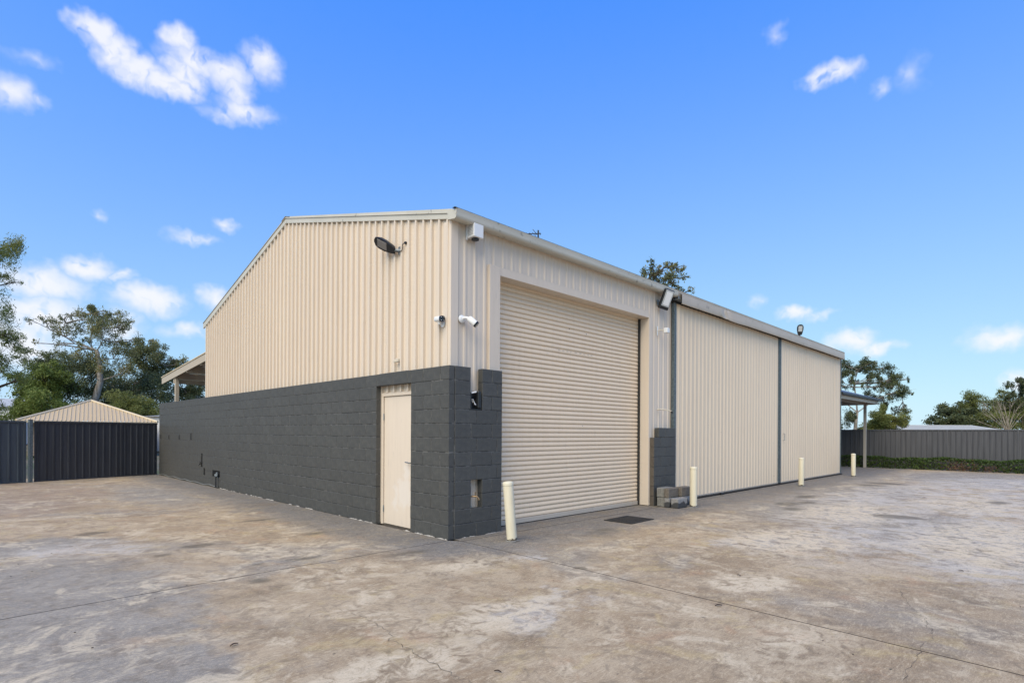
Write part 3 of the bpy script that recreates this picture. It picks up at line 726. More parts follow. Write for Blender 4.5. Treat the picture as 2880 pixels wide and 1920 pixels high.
# block pier between roller door and sliding doors
pier = thing('block_pier', 'short charcoal block pier beside the roller door', 'pier', (5.28, 0, 0))
pc = {}
def pblk(x0, x1, y0, y1, z0, m='block', h=.2):
    mb = MB(); mb.cbox((x0+.003-5.28, y0, z0+.003), (x1-.003-5.28, y1, z0+h-.003), .005); return mb.build('block', m, pier)
for c in range(8):
    z = c*.2; j = rnd.uniform(-.002, .002)
    xa = 5.28 if c < 7 else 5.46
    cut = [5.72] if c % 2 else [5.53, 5.93]
    xs = [xa] + [x for x in cut if x > xa+.08] + [6.15]
    for a, b in zip(xs[:-1], xs[1:]):
        pblk(a, b, -.02+j, .078, z)
    if c < 7:
        mb = MB(); mb.box((5.277-5.28, -.017, z+.004), (5.281-5.28, .075, z+.196)); mb.build('block_end', 'pier_raw', pier)
mb = MB(); mb.box((.01, -.014, 0), (.862, .07, 1.39)); mb.build('mortar', 'mortar', pier)

# ------------------------------------------------------------------ loose blocks by the pier
def loose(loc, size, m, label, rz=0):
    o = thing_mesh = MB().cbox((0, 0, 0), size, .012)
    ob = o.build('concrete_block', m); ob.location = loc; ob.rotation_euler = (0, 0, rz)
    return tag(ob, label, 'block', 'loose concrete blocks by the pier')
loose((5.30, -.245, 0.001), (.39, .17, .19), 'raw_grey', 'bare grey concrete block at the bottom of the pile, against the charcoal pier', R(-1))
loose((5.295, -.243, .192), (.39, .17, .19), 'raw_grey', 'bare grey concrete block on top of the pile, against the charcoal pier', R(1))
loose((5.27, -.372, 0.001), (.39, .11, .19), 'raw_half', 'block half dipped in charcoal paint in the middle of the pile, under a brown block', R(2))
loose((5.265, -.365, .193), (.39, .11, .19), 'raw_brown', 'mossy brown concrete block on top of the half painted block')
loose((5.285, -.555, .001), (.36, .16, .19), 'raw_half', 'foremost block of the pile, splashed with charcoal paint over its lower part', R(-2))
loose((5.71, -.42, .001), (.39, .18, .19), 'raw_half', 'bottom block behind the bollard, streaked with charcoal paint', R(1))
loose((5.70, -.41, .193), (.39, .16, .19), 'raw_brown', 'brown concrete block on top of the pile, behind the bollard', R(-2))

# ------------------------------------------------------------------ bollards
BLAB = ['leaning cream steel bollard beside the corner of the block wall', 'cream steel bollard beside the pile of loose blocks', 'cream steel bollard in front of the middle post of the sliding doors', 'cream steel bollard by the far end of the shed, near the dark roofed shelter']
bm_ = MB().lathe([(.071, -.02), (.071, .765), (.0695, .772)], 28).mesh('pipe_body', 'bollard', True)
cm_ = MB().lathe([(.0745, .0), (.0745, .028), (.070, .042), (.045, .053), (.012, .056)], 28).mesh('cap', 'bollard_cap', True)
for i, (x, y, tilt) in enumerate(((.615, -.615, (R(-2.6), R(-3.7))), (5.76, -.635, (0, 0)), (12.315, -.585, (R(.4), R(-.6))), (17.724, -.60, (R(.3), R(.5))))):
    b = thing('bollard', BLAB[i], 'bollard', (x, y, 0), 0, 'cream bollards along the shed doors')
    b.rotation_euler = (tilt[0], tilt[1], i*1.1)
    link('post', bm_, b); link('cap', cm_, b, (0, 0, .762))
    mb = MB(); ring = []
    for j in range(20):
        a = 2*math.pi*j/20; r_ = .09 + rnd.uniform(-.012, .03); ring.append((r_*math.cos(a), r_*math.sin(a), .004))
    mb.add(ring + [(.07*math.cos(2*math.pi*j/20), .07*math.sin(2*math.pi*j/20), .012) for j in range(20)], [(j, (j+1) % 20, 20+(j+1) % 20, 20+j) for j in range(20)]); mb.build('grout_collar', 'raw_grey', b)

# ------------------------------------------------------------------ pit cover
gc = thing('pit_cover', 'square black cast iron pit cover set in the concrete before the roller door', 'pit cover', (3.36, -.69, 0), R(1))
mb = MB()
for a, b in (((-.36, -.27, .003), (.36, -.235, .012)), ((-.36, .235, .003), (.36, .27, .012)), ((-.36, -.2345, .003), (-.325, .2345, .012)), ((.325, -.2345, .003), (.36, .2345, .012))): mb.box(a, b)
mb.build('frame', 'cast_iron', gc)
mb = MB(); mb.box((-.318, -.228, .0035), (.318, .228, .0085)); mb.build('lid', 'cast_iron', gc)
for i in range(13):
    mb = MB(); x = -.294 + i*.049; mb.box((x-.016, -.205, .0086), (x+.016, .205, .0125)); mb.build('rib', 'cast_iron', gc)

# ------------------------------------------------------------------ fittings on the shed
def orient(mb, loc, yaw=0, pitch=0, roll=0):
    return mb.xf(Matrix.Translation(loc) @ Matrix.Rotation(yaw, 4, 'Z') @ Matrix.Rotation(pitch, 4, 'Y') @ Matrix.Rotation(roll, 4, 'X'))
def frame_of(origin, xdir, up=(0, 0, 1)):
    x = Vector(xdir).normalized(); z = Vector(up); z = (z - x*z.dot(x)).normalized(); y = z.cross(x)
    M = Matrix((x, y, z)).transposed().to_4x4(); M.translation = Vector(origin); return M
# 1: street-light style flood light on the gable wall
t = thing('flood_light', 'black street style flood light with grey lens on the gable wall', 'light', (SX0, 1.36, 4.30), 0, 'flood lights on the shed')
def slab_head(mb, outline, z0, z1, inset=.012):
    k = len(outline); cxm = sum(p[0] for p in outline)/k; cym = sum(p[1] for p in outline)/k
    def sc(p, f): return (cxm+(p[0]-cxm)*f, cym+(p[1]-cym)*f)
    rings = [(1.0, z0), (1.0, z0+(z1-z0)*.3), (.86, z0+(z1-z0)*.75), (.62, z1)]
    vs = []
    for f, z in rings: vs += [(*sc(p, f), z) for p in outline]
    fs = [tuple(range(k))[::-1], tuple(range(3*k, 4*k))]
    for r_ in range(3): fs += [(r_*k+i, r_*k+(i+1) % k, (r_+1)*k+(i+1) % k, (r_+1)*k+i) for i in range(k)]
    return mb.add(vs, fs)
out = [(0, -.05), (.10, -.075), (.30, -.10), (.46, -.10), (.56, -.075), (.60, -.02), (.60, .02), (.56, .075), (.46, .10), (.30, .10), (.10, .075), (0, .05)]
hd = Vector((-.30, .72, .44))                            # direction of the head from the wall
M1 = frame_of((SX0-.07, 1.43, 4.30) , hd, (.62, .30, .62)) @ Matrix.Diagonal((.72, .92, .85, 1))
M1L = Matrix.Translation(-Vector((SX0, 1.36, 4.30))) @ M1
mb = slab_head(MB(), out, -.035, .065); mb.xf(M1L); smooth_angle(mb.build('housing', 'black_plastic', t), 40)
mb = MB(); mb.cbox((.22, -.07, -.040), (.50, .07, -.030), .004); mb.xf(M1L); mb.build('lens', 'lamp_glass_dark', t)
mb = MB(); mb.tube([(0, 0, 0), (-.03, .03, 0), (-.07, .08, .005)], .026, 10); mb.build('bracket', 'galv', t)
mb = MB(); mb.cbox((-.026, -.06, -.06), (-.0225, .06, .06), .001); mb.build('wall_plate', 'galv', t)
mb = MB(); mb.tube([(-.07, .06, -.01), (-.06, -.02, -.05), (-.045, -.075, -.02), (-.045, -.085, .06), (-.03, -.115, .085), (0, -.13, .085)], .006, 6); mb.build('cable', 'black', t)
mb = MB(); mb.tube([(-.002, -.13, .085), (-.03, -.13, .085)], .022, 10); mb.build('cable_gland', 'black', t)
# 2: tilted white faced flood light by the sliding door track
t = thing('flood_light', 'tilted black flood light with a white face beside the sliding door track', 'light', (5.60, SY0, 4.22), 0, 'flood lights on the shed')
M2 = frame_of((.03, -.20, .04), (-.42, -.86, -.30), (.14, -.20, 1)) @ Matrix.Diagonal((.9, .9, .9, 1))
mb = MB(); mb.cbox((-.06, -.125, -.23), (.04, .125, .23), .018); mb.xf(M2); mb.build('housing', 'black_plastic', t)
mb = MB(); mb.cbox((.036, -.105, -.165), (.046, .105, .205), .004); mb.xf(M2); mb.build('lens', 'lamp_glass', t)
mb = MB(); mb.cbox((.047, -.075, -.135), (.049, .075, .17), .0005); mb.xf(M2); mb.build('reflector', 'white_plastic', t)
mb = MB(); mb.tube([(0, -.026, 0), (.0, -.10, 0), (.02, -.17, .02)], .018, 8); mb.build('bracket', 'galv', t)
mb = MB(); mb.cbox((-.05, -.03, -.05), (.05, -.0225, .05), .001); mb.build('wall_plate', 'galv', t)
# 3: flood light standing above the gutter further along
t = thing('flood_light', 'flood light standing above the roof edge over the sliding doors', 'light', (14.0, .02, 4.55), 0, 'flood lights on the shed')
M3 = frame_of((0, 0, .06), (-.16, -.12, 1), (-.75, -.62, 0))
out3 = [(p[0]*.55, p[1]*.95) for p in out]
mb = slab_head(MB(), out3, .030, -.055); mb.xf(M3); smooth_angle(mb.build('housing', 'black_plastic', t), 40)
mb = MB(); mb.cbox((.11, -.06, .029), (.28, .06, .036), .004); mb.xf(M3); mb.build('lens', 'lamp_glass', t)
mb = MB(); mb.tube([(0, .0, -.01), (0, 0, .10)], .022, 8); mb.cbox((-.05, -.05, -.004), (.05, .05, .004), .001); mb.build('bracket', 'steel_dark', t)
# alarm siren box
t = thing('siren_box', 'white vented alarm siren box under the gutter', 'siren', (.36, SY0, 4.24))
mb = MB(); mb.cbox((-.004, -.030, -.02), (.035, -.022, .21), .001); mb.build('mounting_flange', 'white_plastic', t)
mb = MB(); mb.cbox((.01, -.19, 0), (.19, -.030, .19), .006); mb.build('case', 'white_plastic', t)
for i in range(7):
    mb = MB(); mb.box((.007, -.17, .03+i*.021), (.0099, -.06, .041+i*.021)); mb.build('vent_slot', 'vent_grey', t)
mb = MB(); mb.lathe([(.055, 0), (.055, -.022), (.030, -.030)], 20, (.10, -.11, -.002)); mb.build('horn', 'black_plastic', t)
# cameras
def bullet(t, base, direction, origin, length=.20, rad=.045):
    M = Matrix.Translation(-Vector(origin)) @ frame_of(base, direction)
    mb = MB(); pr = []
    K = 18
    def sect(x, f): return [(x, rad*f*(1.05*math.copysign(abs(math.cos(a))**.7, math.cos(a))), rad*f*math.copysign(abs(math.sin(a))**.7, math.sin(a))) for a in [2*math.pi*i/K for i in range(K)]]
    rings = [sect(-.0, .82), sect(.02, 1), sect(length, 1)]
    vs = sum(rings, []); fs = [tuple(range(K))[::-1]] + [(r_*K+i, r_*K+(i+1) % K, (r_+1)*K+(i+1) % K, (r_+1)*K+i) for r_ in range(2) for i in range(K)]
    mb.add(vs, fs); mb.xf(M); smooth_angle(mb.build('body', 'white_plastic', t), 50)
    rings = [sect(length, 1.05), sect(length+.028, 1.05), sect(length+.03, .9)]
    mb = MB(); vs = sum(rings, []); mb.add(vs, [(r_*K+i, r_*K+(i+1) % K, (r_+1)*K+(i+1) % K, (r_+1)*K+i) for r_ in range(2) for i in range(K)] + [tuple(range(2*K, 3*K))]); mb.xf(M)
    face = mb.build('front_glass', 'lens', t)
    for a, b in ((1, 1), (1, -1), (-1, 1), (-1, -1)):
        mb = MB(); mb.lathe([(.0055, 0), (.005, .002)], 8); mb.xf(M @ Matrix.Translation((length+.03, a*.024, b*.022)) @ Matrix.Rotation(math.pi/2, 4, 'Y')); mb.build('infrared_lamp', 'white_plastic', face)
t = thing('security_camera', 'white security camera on the gable wall, its black face towards the yard', 'camera', (SX0-.033, .26, 3.0), 0, 'security cameras at the shed corner')
bullet(t, (SX0-.095, .345, 3.07), (-.04, -1, -.07), (SX0-.033, .26, 3.0), .135, .040)
mb = MB(); mb.lathe([(.045, 0), (.045, .012), (.03, .02)], 20); mb.xf(Matrix.Rotation(-math.pi/2, 4, 'Y')); mb.tube([(-.02, 0, 0), (-.07, 0, .0), (-.085, .01, .05)], .014, 8); mb.build('mount', 'white_plastic', t)
t = thing('security_camera', 'white bullet security camera on a round base angled down towards the roller door', 'camera', (.285, SY0-.023, 3.08), 0, 'security cameras at the shed corner')
bullet(t, (.335, -.005, 3.085), (.50, -.52, -.60), (.285, SY0-.023, 3.08), .125, .044)
mb = MB(); mb.lathe([(.056, 0), (.056, .014), (.040, .026), (.026, .034)], 20); mb.xf(Matrix.Rotation(math.pi/2, 4, 'X')); mb.tube([(0, -.02, 0), (.02, -.05, .015), (.035, -.075, .012), (.05, -.10, -.0)], .021, 8); mb.build('mount', 'white_plastic', t)
# motion sensors and stubs
t = thing('motion_sensor', 'small cream motion sensor on the gable wall above the side door', 'sensor', (SX0, 1.36, 2.58))
mb = MB(); mb.cbox((-.075, -.02, -.02), (-.022, .05, .035), .008); mb.build('body', 'cream_plastic', t)
mb = MB(); mb.cbox((-.085, .03, -.025), (-.055, .09, .02), .008); mb.build('eye', 'cream_plastic', t)
t = thing('motion_sensor', 'pale motion sensor on a bracket below the tilted flood light', 'sensor', (5.60, SY0, 3.62))
mb = MB(); mb.cbox((-.045, -.03, -.09), (.0, -.0225, .10), .002); mb.build('wall_plate', 'white_plastic', t)
mb = MB(); mb.tube([(-.02, -.03, 0), (.02, -.10, .02), (.03, -.15, 0)], .013, 8); mb.build('arm', 'cream_plastic', t)
mb = MB(); mb.cbox((.0, -.24, -.055), (.11, -.15, .05), .012); mb.build('head', 'white_plastic', t)
t = thing('pipe_stub', 'short bent white pipe stub on the cladding above the block pier', 'pipe', (5.60, SY0, 1.98))
mb = MB(); mb.tube([(0, -.02, 0), (.0, -.08, .005), (.10, -.20, -.01), (.16, -.26, -.04)], .013, 8); mb.build('pipe', 'cream_plastic', t)
mb = MB(); mb.tube([(.155, -.255, -.036), (.17, -.275, -.075)], .018, 8); mb.build('nozzle', 'black', t)
# black junction box with loose cables in the wall notch
t = thing('junction_box', 'black plastic junction box with loose white cables in the block wall notch', 'junction box', (.39, .005, 1.803))
mb = MB()
for a, b in (((.002, .0, .0), (.20, .075, .012)), ((.002, .066, .012), (.20, .075, .24)), ((.002, 0, .012), (.012, .066, .24)), ((.19, 0, .012), (.20, .066, .20))): mb.box(a, b)
mb.build('case', 'black_plastic', t)
mb = MB(); mb.cbox((.125, -.02, .02), (.188, .055, .265), .012); mb.build('cover', 'black_plastic', t)
mb = MB(); mb.tube([(.03, .02, .235), (.10, .0, .255)], .011, 8); mb.build('conduit', 'white_plastic', t)
for k in range(4):
    mb = MB(); mb.tube([(.03+.008*k, .03, .14-.012*k), (.05+.01*k, .012, .15-.015*k), (.075, .005, .10-.008*k), (.10, 0, .065)], .0032, 5); mb.build('cable', 'white_plastic', t)
# taps
def tap(label, loc, rz, m='brass'):
    t = thing('garden_tap', label, 'tap', loc, rz, 'garden taps on the block wall')
    mb = MB(); mb.tube([(0, .06, 0), (0, -.03, 0), (0, -.06, -.005), (0, -.085, -.03), (0, -.09, -.05)], [.012, .012, .014, .012, .012], 8); mb.build('spout', m, t)
    mb = MB(); mb.tube([(0, -.035, 0), (0, -.035, .05)], .008, 8); mb.tube([(-.03, -.035, .055), (.03, -.035, .055)], .007, 6); mb.build('handle', m, t)
    return t
tap('brass garden tap inside the small opening of the block wall return', (.455, .02, .565), R(35))
tap('dark garden tap in the tall slot of the long block wall', (-.012, 11.02, .57), R(-60), 'steel_dark')
t = thing('water_meter', 'grey pipe valve in the wide opening of the long block wall', 'valve', (-.01, 9.57, .34))
mb = MB(); mb.tube([(0, .05, .0), (-.04, .0, .0), (-.07, -.04, .0)], [.035, .045, .04], 10); mb.tube([(-.03, .0, -.06), (-.03, 0, .07)], .028, 10); mb.build('valve_body', 'galv', t)
mb = MB(); mb.tube([(-.07, -.03, -.03), (-.07, -.03, -.31)], .018, 8); mb.build('down_pipe', 'steel_dark', t)
pp = [(-.045, 9.52, .035)]
for k in range(14): pp.append((-.035 + .018*math.sin(k*1.7), 9.8+k*.44, .03 + .015*math.sin(k*2.3)))
tag(MB().tube(pp, .017, 8).build('ground_pipe', 'pipe'), 'thin grey pipe lying along the foot of the long block wall', 'pipe')

# TV antenna on the roof
t = thing('tv_antenna', 'small dark television antenna rising above the shed roof', 'antenna', (7.08, 4.87, 5.74))
mb = MB(); mb.tube([(0, 0, 0), (0, 0, 1.60)], .022, 8); mb.build('mast', 'steel_dark', t)
bd = (VR*-1 + VD*.25).normalized(); zc = 1.50
mb = MB(); mb.tube([tuple(bd*-.08 + Vector((0, 0, zc))), tuple(bd*.62 + Vector((0, 0, zc+.04)))], .014, 6); mb.build('boom', 'steel_dark', t)
el_d = Vector((-bd.y, bd.x, 0))
for k in range(8):
    c_ = bd*(-.04+.09*k) + Vector((0, 0, zc+.005*k)); L_ = .17-.008*k
    mb = MB(); mb.tube([tuple(c_-el_d*L_+Vector((0, 0, .02))), tuple(c_+el_d*L_-Vector((0, 0, .02)))], .007, 5); mb.build('element', 'steel_dark', t)
for s_ in (1, -1):
    mb = MB(); mb.tube([tuple(bd*.05+Vector((0, 0, zc))), tuple(bd*.16+Vector((0, 0, zc+s_*.14)))], .009, 5); mb.build('reflector_arm', 'steel_dark', t)

# ------------------------------------------------------------------ fences
def fence(name, label, a, b, posts, height, m, post_m=None, drop=0, cat='fence', group=None, flip=1, ribh=.020):
    """steel infill fence from a to b (xy); posts: distances along it"""
    A = Vector((*a, 0)); B = Vector((*b, 0)); L_ = (B-A).length; ang = math.atan2((B-A).y, (B-A).x)
    t = thing(name, label, cat, (a[0], a[1], 0), ang, group)
    for p in posts:
        mb = MB(); mb.cbox((p-.03, -.030, -.1), (p+.03, .030, height-.005), .004); mb.build('post', post_m or m, t)
    ends = sorted(set([0] + list(posts) + [L_]))
    for s0, s1 in zip(ends[:-1], ends[1:]):
        if s1 - s0 < .1: continue
        mb = MB(); mb.cbox((s0+.031, -.026, height-.055), (s1-.031, .026, height), .004); mb.build('top_rail', m, t)
        mb = MB(); mb.cbox((s0+.031, -.022, .0), (s1-.031, .022, .045), .004); mb.build('bottom_rail', m, t)
        nsh = max(1, round((s1-s0)/.78)); w = (s1-s0-.06)/nsh
        for i in range(nsh):
            u0 = s0+.03+i*w; pts = [(u0, 0)]; k = max(1, round(w/.195)); pw = w/k
            for j in range(k):
                c_ = u0+(j+.5)*pw
                for ds, o in ((-.030, 0), (-.016, ribh), (-.004, ribh), (.0, ribh*.6), (.004, ribh), (.016, ribh), (.030, 0)): pts.append((c_+ds, o))
            pts.append((u0+w, 0)); mb = MB(); vs = []
            for s, o in pts: vs += [(s, flip*(-o-.001*(i % 2)), .03), (s, flip*(-o-.001*(i % 2)), height-.03)]
            mb.add(vs, [(2*q, 2*q+1, 2*q+3, 2*q+2) for q in range(len(pts)-1)]); mb.build('infill_sheet', m, t)
    return t
fd = Vector((3.974, 1.248)).normalized(); fa = Vector((-3.99, 14.576))
pA = fa + fd*.72; pB = fa + fd*4.17
fence('boundary_fence', 'near black steel panel fence between the galvanised gate post and the block wall', tuple(pA), tuple(pB), [2.30], 1.74, 'fence')
pC = fa + fd*.58; pD = fa - fd*7
fence('side_gate', 'blue grey steel panel gate on the other side of the galvanised gate post', tuple(pD), tuple(pC), [.05, 2.5, 4.95, 7.53], 1.735, 'gate', cat='gate')
gp2 = fa + fd*.66
t = thing('gate_post', 'galvanised square gate post between the dark fence and the blue grey gate', 'post', (gp2.x, gp2.y-.05, 0), math.atan2(fd.y, fd.x))
mb = MB(); mb.cbox((-.043, -.043, 0), (.043, .043, 1.76), .006); mb.build('column', 'galv_dark', t)
mb = MB(); mb.box((-.047, -.047, 1.761), (.047, .047, 1.775)); mb.build('cap', 'galv_dark', t)
RFX = 25.25
fence('boundary_fence', 'grey steel panel fence standing behind the low clipped hedge', (RFX, -16), (RFX, 16.2), [1.84, 4.2, 6.56, 8.92, 11.44, 13.69, 16.03, 18.4, 20.8, 23.2, 25.6, 28.0, 30.4], 1.73, 'fence_far', flip=-1)
# rear fence beyond the shed closes the yard
fence('boundary_fence', 'steel panel fence along the back of the yard behind the shed', (.3, 16.0), (24.9, 16.2), [2.4*i for i in range(1, 11)], 1.73, 'fence')

# ------------------------------------------------------------------ carport left of the shed, behind the block wall
t = thing('carport', 'cream lean-to carport with open beams against the side of the shed', 'carport', (.3, 11.2, 0))
zc_ = lambda y: 3.735 - .078*(y-11.2)
mb = MB(); vs = []
for x in (0, .026):
    for y, dz in ((11.2, .06), (16.78, .06), (16.78, -.16), (11.2, -.16)): vs.append((x, y-11.2, zc_(y)+dz))
mb.add(vs, [(3,2,1,0),(4,5,6,7),(0,1,5,4),(1,2,6,5),(2,3,7,6),(3,0,4,7)]); mb.build('barge_board', 'timber_cream', t)
mb = MB(); vs = []
for y, dz in ((11.2, .09), (16.80, .09), (16.80, .062), (11.2, .062)): vs.append((-.02, y-11.2, zc_(y)+dz))
for y, dz in ((11.2, .09), (16.80, .09), (16.80, .062), (11.2, .062)): vs.append((.12, y-11.2, zc_(y)+dz))
mb.add(vs, [(3,2,1,0),(4,5,6,7),(0,1,5,4),(1,2,6,5),(2,3,7,6),(3,0,4,7)]); mb.build('barge_capping', 'roof_cap', t)
def roof_strip(x0, x1, m, nm):
    mb = MB(); vs = []
    for x in (x0, x1):
        for y, dz in ((11.22, .055), (16.76, .055), (16.76, .03), (11.22, .03)): vs.append((x, y-11.2, zc_(y)+dz))
    mb.add(vs, [(3,2,1,0),(4,5,6,7),(0,1,5,4),(1,2,6,5),(2,3,7,6),(3,0,4,7)]); mb.build(nm, m, t)
roof_strip(.03, .50, 'timber_cream', 'roof_sheet')
for i in range(5): roof_strip(.503+i*.76, .503+(i+1)*.76-.004, 'polycarbonate', 'clear_sheet')
roof_strip(.503+3.8, 6.5, 'timber_cream', 'roof_sheet')
for y in (12.35, 13.8, 15.22):
    mb = MB(); mb.box((.03, y-.03-11.2, zc_(y)-.20), (6.4, y+.03-11.2, zc_(y)-.002)); mb.build('beam', 'timber_cream', t)
mb = MB(); mb.box((.02, 15.28-11.2, zc_(15.3)-.34), (6.4, 15.34-11.2, zc_(15.3)-.203)); mb.build('edge_beam', 'timber_cream', t)
for x in (.04, 6.2):
    mb = MB(); mb.cbox((x, 15.15-11.2, 0), (x+.11, 15.27-11.2, zc_(15.22)-.205), .005); mb.build('post', 'timber_cream', t)

# ------------------------------------------------------------------ shelter at the far end of the shed
t = thing('shelter', 'open shelter with dark blue hipped roof and cream posts beyond the shed', 'shelter', (24.27, .52, 0))
o_ = Vector((24.27, .52, 0))
def W(mb, nm, m): mb.xf(Matrix.Translation(-o_)); return mb.build(nm, m, t)
ez = 2.98
for y in (.52, 4.4):
    mb = MB(); mb.cbox((24.215, y-.055, 0), (24.325, y+.055, 2.83), .006); W(mb, 'post', 'timber_grey')
mb = MB(); mb.cbox((24.22, .1, 2.832), (24.32, 5.0, 2.96), .005); W(mb, 'beam', 'timber_grey')
mb = MB(); mb.cbox((18.7, .47, 2.832), (24.21, .57, 2.955), .005); W(mb, 'beam', 'timber_grey')
mb = MB(); mb.cbox((18.7, .10, 2.86), (24.6, .135, 3.0), .004); W(mb, 'fascia', 'timber_cream')
mb = MB(); mb.cbox((24.601, .10, 2.86), (24.635, 5.2, 3.0), .004); W(mb, 'fascia', 'timber_cream')
mb = MB(); mb.box((18.7, -.02, 3.003), (24.85, .10, 3.075)); mb.box((24.64, .1002, 3.003), (24.85, 5.3, 3.075)); W(mb, 'gutter', 'steel_dark')
mb = MB(); mb.add([(18.7, -.02, 3.08), (24.85, -.02, 3.08), (22.35, 2.6, 3.95), (18.7, 2.6, 3.95), (24.85, 5.3, 3.08), (18.7, 5.3, 3.08)], [(0,1,2,3), (1,4,2), (3,2,4,5)]); W(mb, 'roof', 'roof_blue')
for x in np.arange(19.0, 24.2, .9):
    mb = MB(); mb.box((x, .14, 2.957), (x+.045, 5.1, 3.0)); W(mb, 'rafter', 'timber_grey')

# ------------------------------------------------------------------ houses behind
def vpos(lat, dep, z=0): p = CAM + VD*dep + VR*lat; return Vector((p.x, p.y, z))
VRZ = TH - math.pi/2                             # turns local (right, away) into the world
# hipped tan roof behind the left fence
t = thing('neighbour_house', 'low house with a tan ribbed hip roof behind the near black fence', 'house', vpos(-25.1, 33.0), VRZ+R(37.3))
ap = (0, 4.1, 3.42); ez2 = 2.02; hw = 3.35
mb = MB(); mb.box((-2.9, .55, 0), (2.9, 14, 2.0)); mb.build('wall', 'wall_brick', t)
roof = thing('roof', None, None); [roof.__delitem__(k) for k in list(roof.keys())]; roof.parent = t
def hipz(y): return ez2 + (ap[2]-ez2)*y/ap[1]
def hip_sheets():
    x = -hw; w = .2
    while x < hw-.01:
        x1 = min(x+.80, hw); pts = []; s = x
        prof_ = []
        k = x
        while k < x1-.001:
            for ds, o in ((0, 0), (.14, 0), (.155, .035), (.185, .035), (.20, 0)):
                if k+ds <= x1+.0001: prof_.append((k+ds, o))
            k += .2
        mb = MB(); vs = []
        for s, o in prof_:
            ytop = max(0.0, (hw-abs(s))/hw*ap[1]); vs += [(s, 0, ez2+o), (s, ytop, hipz(ytop)+o)]
        mb.add(vs, [(2*q, 2*q+2, 2*q+3, 2*q+1) for q in range(len(prof_)-1)]); mb.build('roof_sheet', 'roof_tan', roof)
        x = x1
hip_sheets()
for sgn in (-1, 1):
    mb = MB(); mb.tube([(sgn*hw, 0, ez2+.02), (0, ap[1], ap[2]+.02)], .075, 8); mb.build('hip_cap', 'roof_cap', roof)
    mb = MB(); mb.add([(sgn*hw, 0, ez2), (0, ap[1], ap[2]), (0, 10, ap[2]), (sgn*hw, 14, ez2)], [(0,1,2,3)]); mb.build('roof_side', 'roof_tan', roof)
mb = MB(); mb.tube([(0, ap[1], ap[2]+.02), (0, 10, ap[2]+.02)], .075, 8); mb.build('ridge_cap', 'roof_cap', roof)
mb = MB(); mb.box((-hw, -.1, ez2-.12), (hw, -.005, ez2)); mb.build('gutter', 'roof_cap', t)
# white buildings glimpsed between the trees
t = thing('white_house', 'white walled building glimpsed behind the trees beyond the gate', 'house', vpos(-54, 58), VRZ)
mb = MB(); mb.box((-8, 0, 0), (2.4, 8, 3.9)); mb.build('wall', 'wall_white', t)
mb = MB(); mb.prism([(-8.4, -.4, 3.9), (-8.4, 4, 5.0), (-8.4, 8.4, 3.9)], (11.2, 0, 0)); mb.build('roof', 'roof_pale', t)
t = thing('white_house', 'pale blue white building end just beyond the dark fence corner', 'house', vpos(-26.5, 41), VRZ)
mb = MB(); mb.box((-.6, 0, 0), (3.0, 6, 2.55)); mb.build('wall', 'wall_white', t)
mb = MB(); mb.prism([(-.8, -.3, 2.56), (-.8, 3, 2.75), (-.8, 6.3, 2.56)], (4, 0, 0)); mb.build('roof', 'roof_pale', t)
# long pale roof behind the right fence
t = thing('far_shed', 'long low building with a pale ribbed roof beyond the hedge fence', 'shed', vpos(62.3, 78), VRZ-R(1.5))
mb = MB(); mb.box((-7.6, 0, 0), (7.6, 12, 2.0)); mb.build('wall', 'roof_pale', t)
for i in range(11):
    x0 = -8.2+i*1.5; mb = MB(); vs = []; pr = []
    for j in range(6):
        for ds, o in ((0, 0), (.17, 0), (.19, .04), (.23, .04), (.25, 0)): pr.append((x0+j*.25+ds, o))
    for s, o in pr:
        mx_ = s if s < 6.9 else 6.9
        vs += [(s, -.4, 1.98+o), (s if s < 7.1 else 7.1, 6, 2.98+o)]
    mb.add(vs, [(2*q, 2*q+2, 2*q+3, 2*q+1) for q in range(len(pr)-1)]); mb.build('roof_sheet', 'roof_pale', t)
mb = MB(); mb.add([(8.3, -.4, 1.98), (8.3, 12.4, 1.98), (7.1, 6, 2.98)], [(0,1,2)]); mb.add([(-8.2, 12.4, 1.98), (8.3, 12.4, 1.98), (7.1, 6, 2.98), (-8.2, 6, 2.98)], [(0,1,2,3)]); mb.build('roof_side', 'roof_pale', t)
mb = MB(); mb.tube([(8.3, -.4, 2.0), (7.1, 6, 3.0)], .08, 6); mb.build('hip_cap', 'vent_grey', t)
mb = MB(); mb.tube([(-8.2, 6, 3.0), (7.1, 6, 3.0)], .06, 6); mb.build('ridge_cap', 'roof_pale', t)

# ------------------------------------------------------------------ trees
def leaf_mesh(name, m, pts, size, rng, aspect=.35, tint=None, droop=.0):
    """one quad-ish leaf per point"""
    n_ = len(pts); pts = np.asarray(pts, dtype=np.float64)
    d = rng.normal(size=(n_, 3)); d[:, 2] -= droop; d /= np.linalg.norm(d, axis=1)[:, None]
    e = rng.normal(size=(n_, 3)); e -= d*np.sum(d*e, axis=1)[:, None]; e /= np.linalg.norm(e, axis=1)[:, None]
    s = size*rng.uniform(.6, 1.35, size=(n_, 1)); L_ = d*s; Wd = e*s*aspect
    v = np.stack([pts-L_*.5, pts+Wd*.5, pts+L_*.5, pts-Wd*.5], axis=1).reshape(-1, 3)
    me = bpy.data.meshes.new(name)
    me.vertices.add(4*n_); me.vertices.foreach_set('co', v.ravel())
    me.loops.add(4*n_); me.loops.foreach_set('vertex_index', np.arange(4*n_, dtype=np.int32))
    me.polygons.add(n_); me.polygons.foreach_set('loop_start', np.arange(0, 4*n_, 4, dtype=np.int32))
    me.update(calc_edges=True); me.materials.append(MATS[m])
    at = me.attributes.new('tint', 'FLOAT', 'POINT'); tv = np.repeat(rng.uniform(0, 1, n_) if tint is None else tint, 4)
    at.data.foreach_set('value', tv.astype(np.float32)); return me

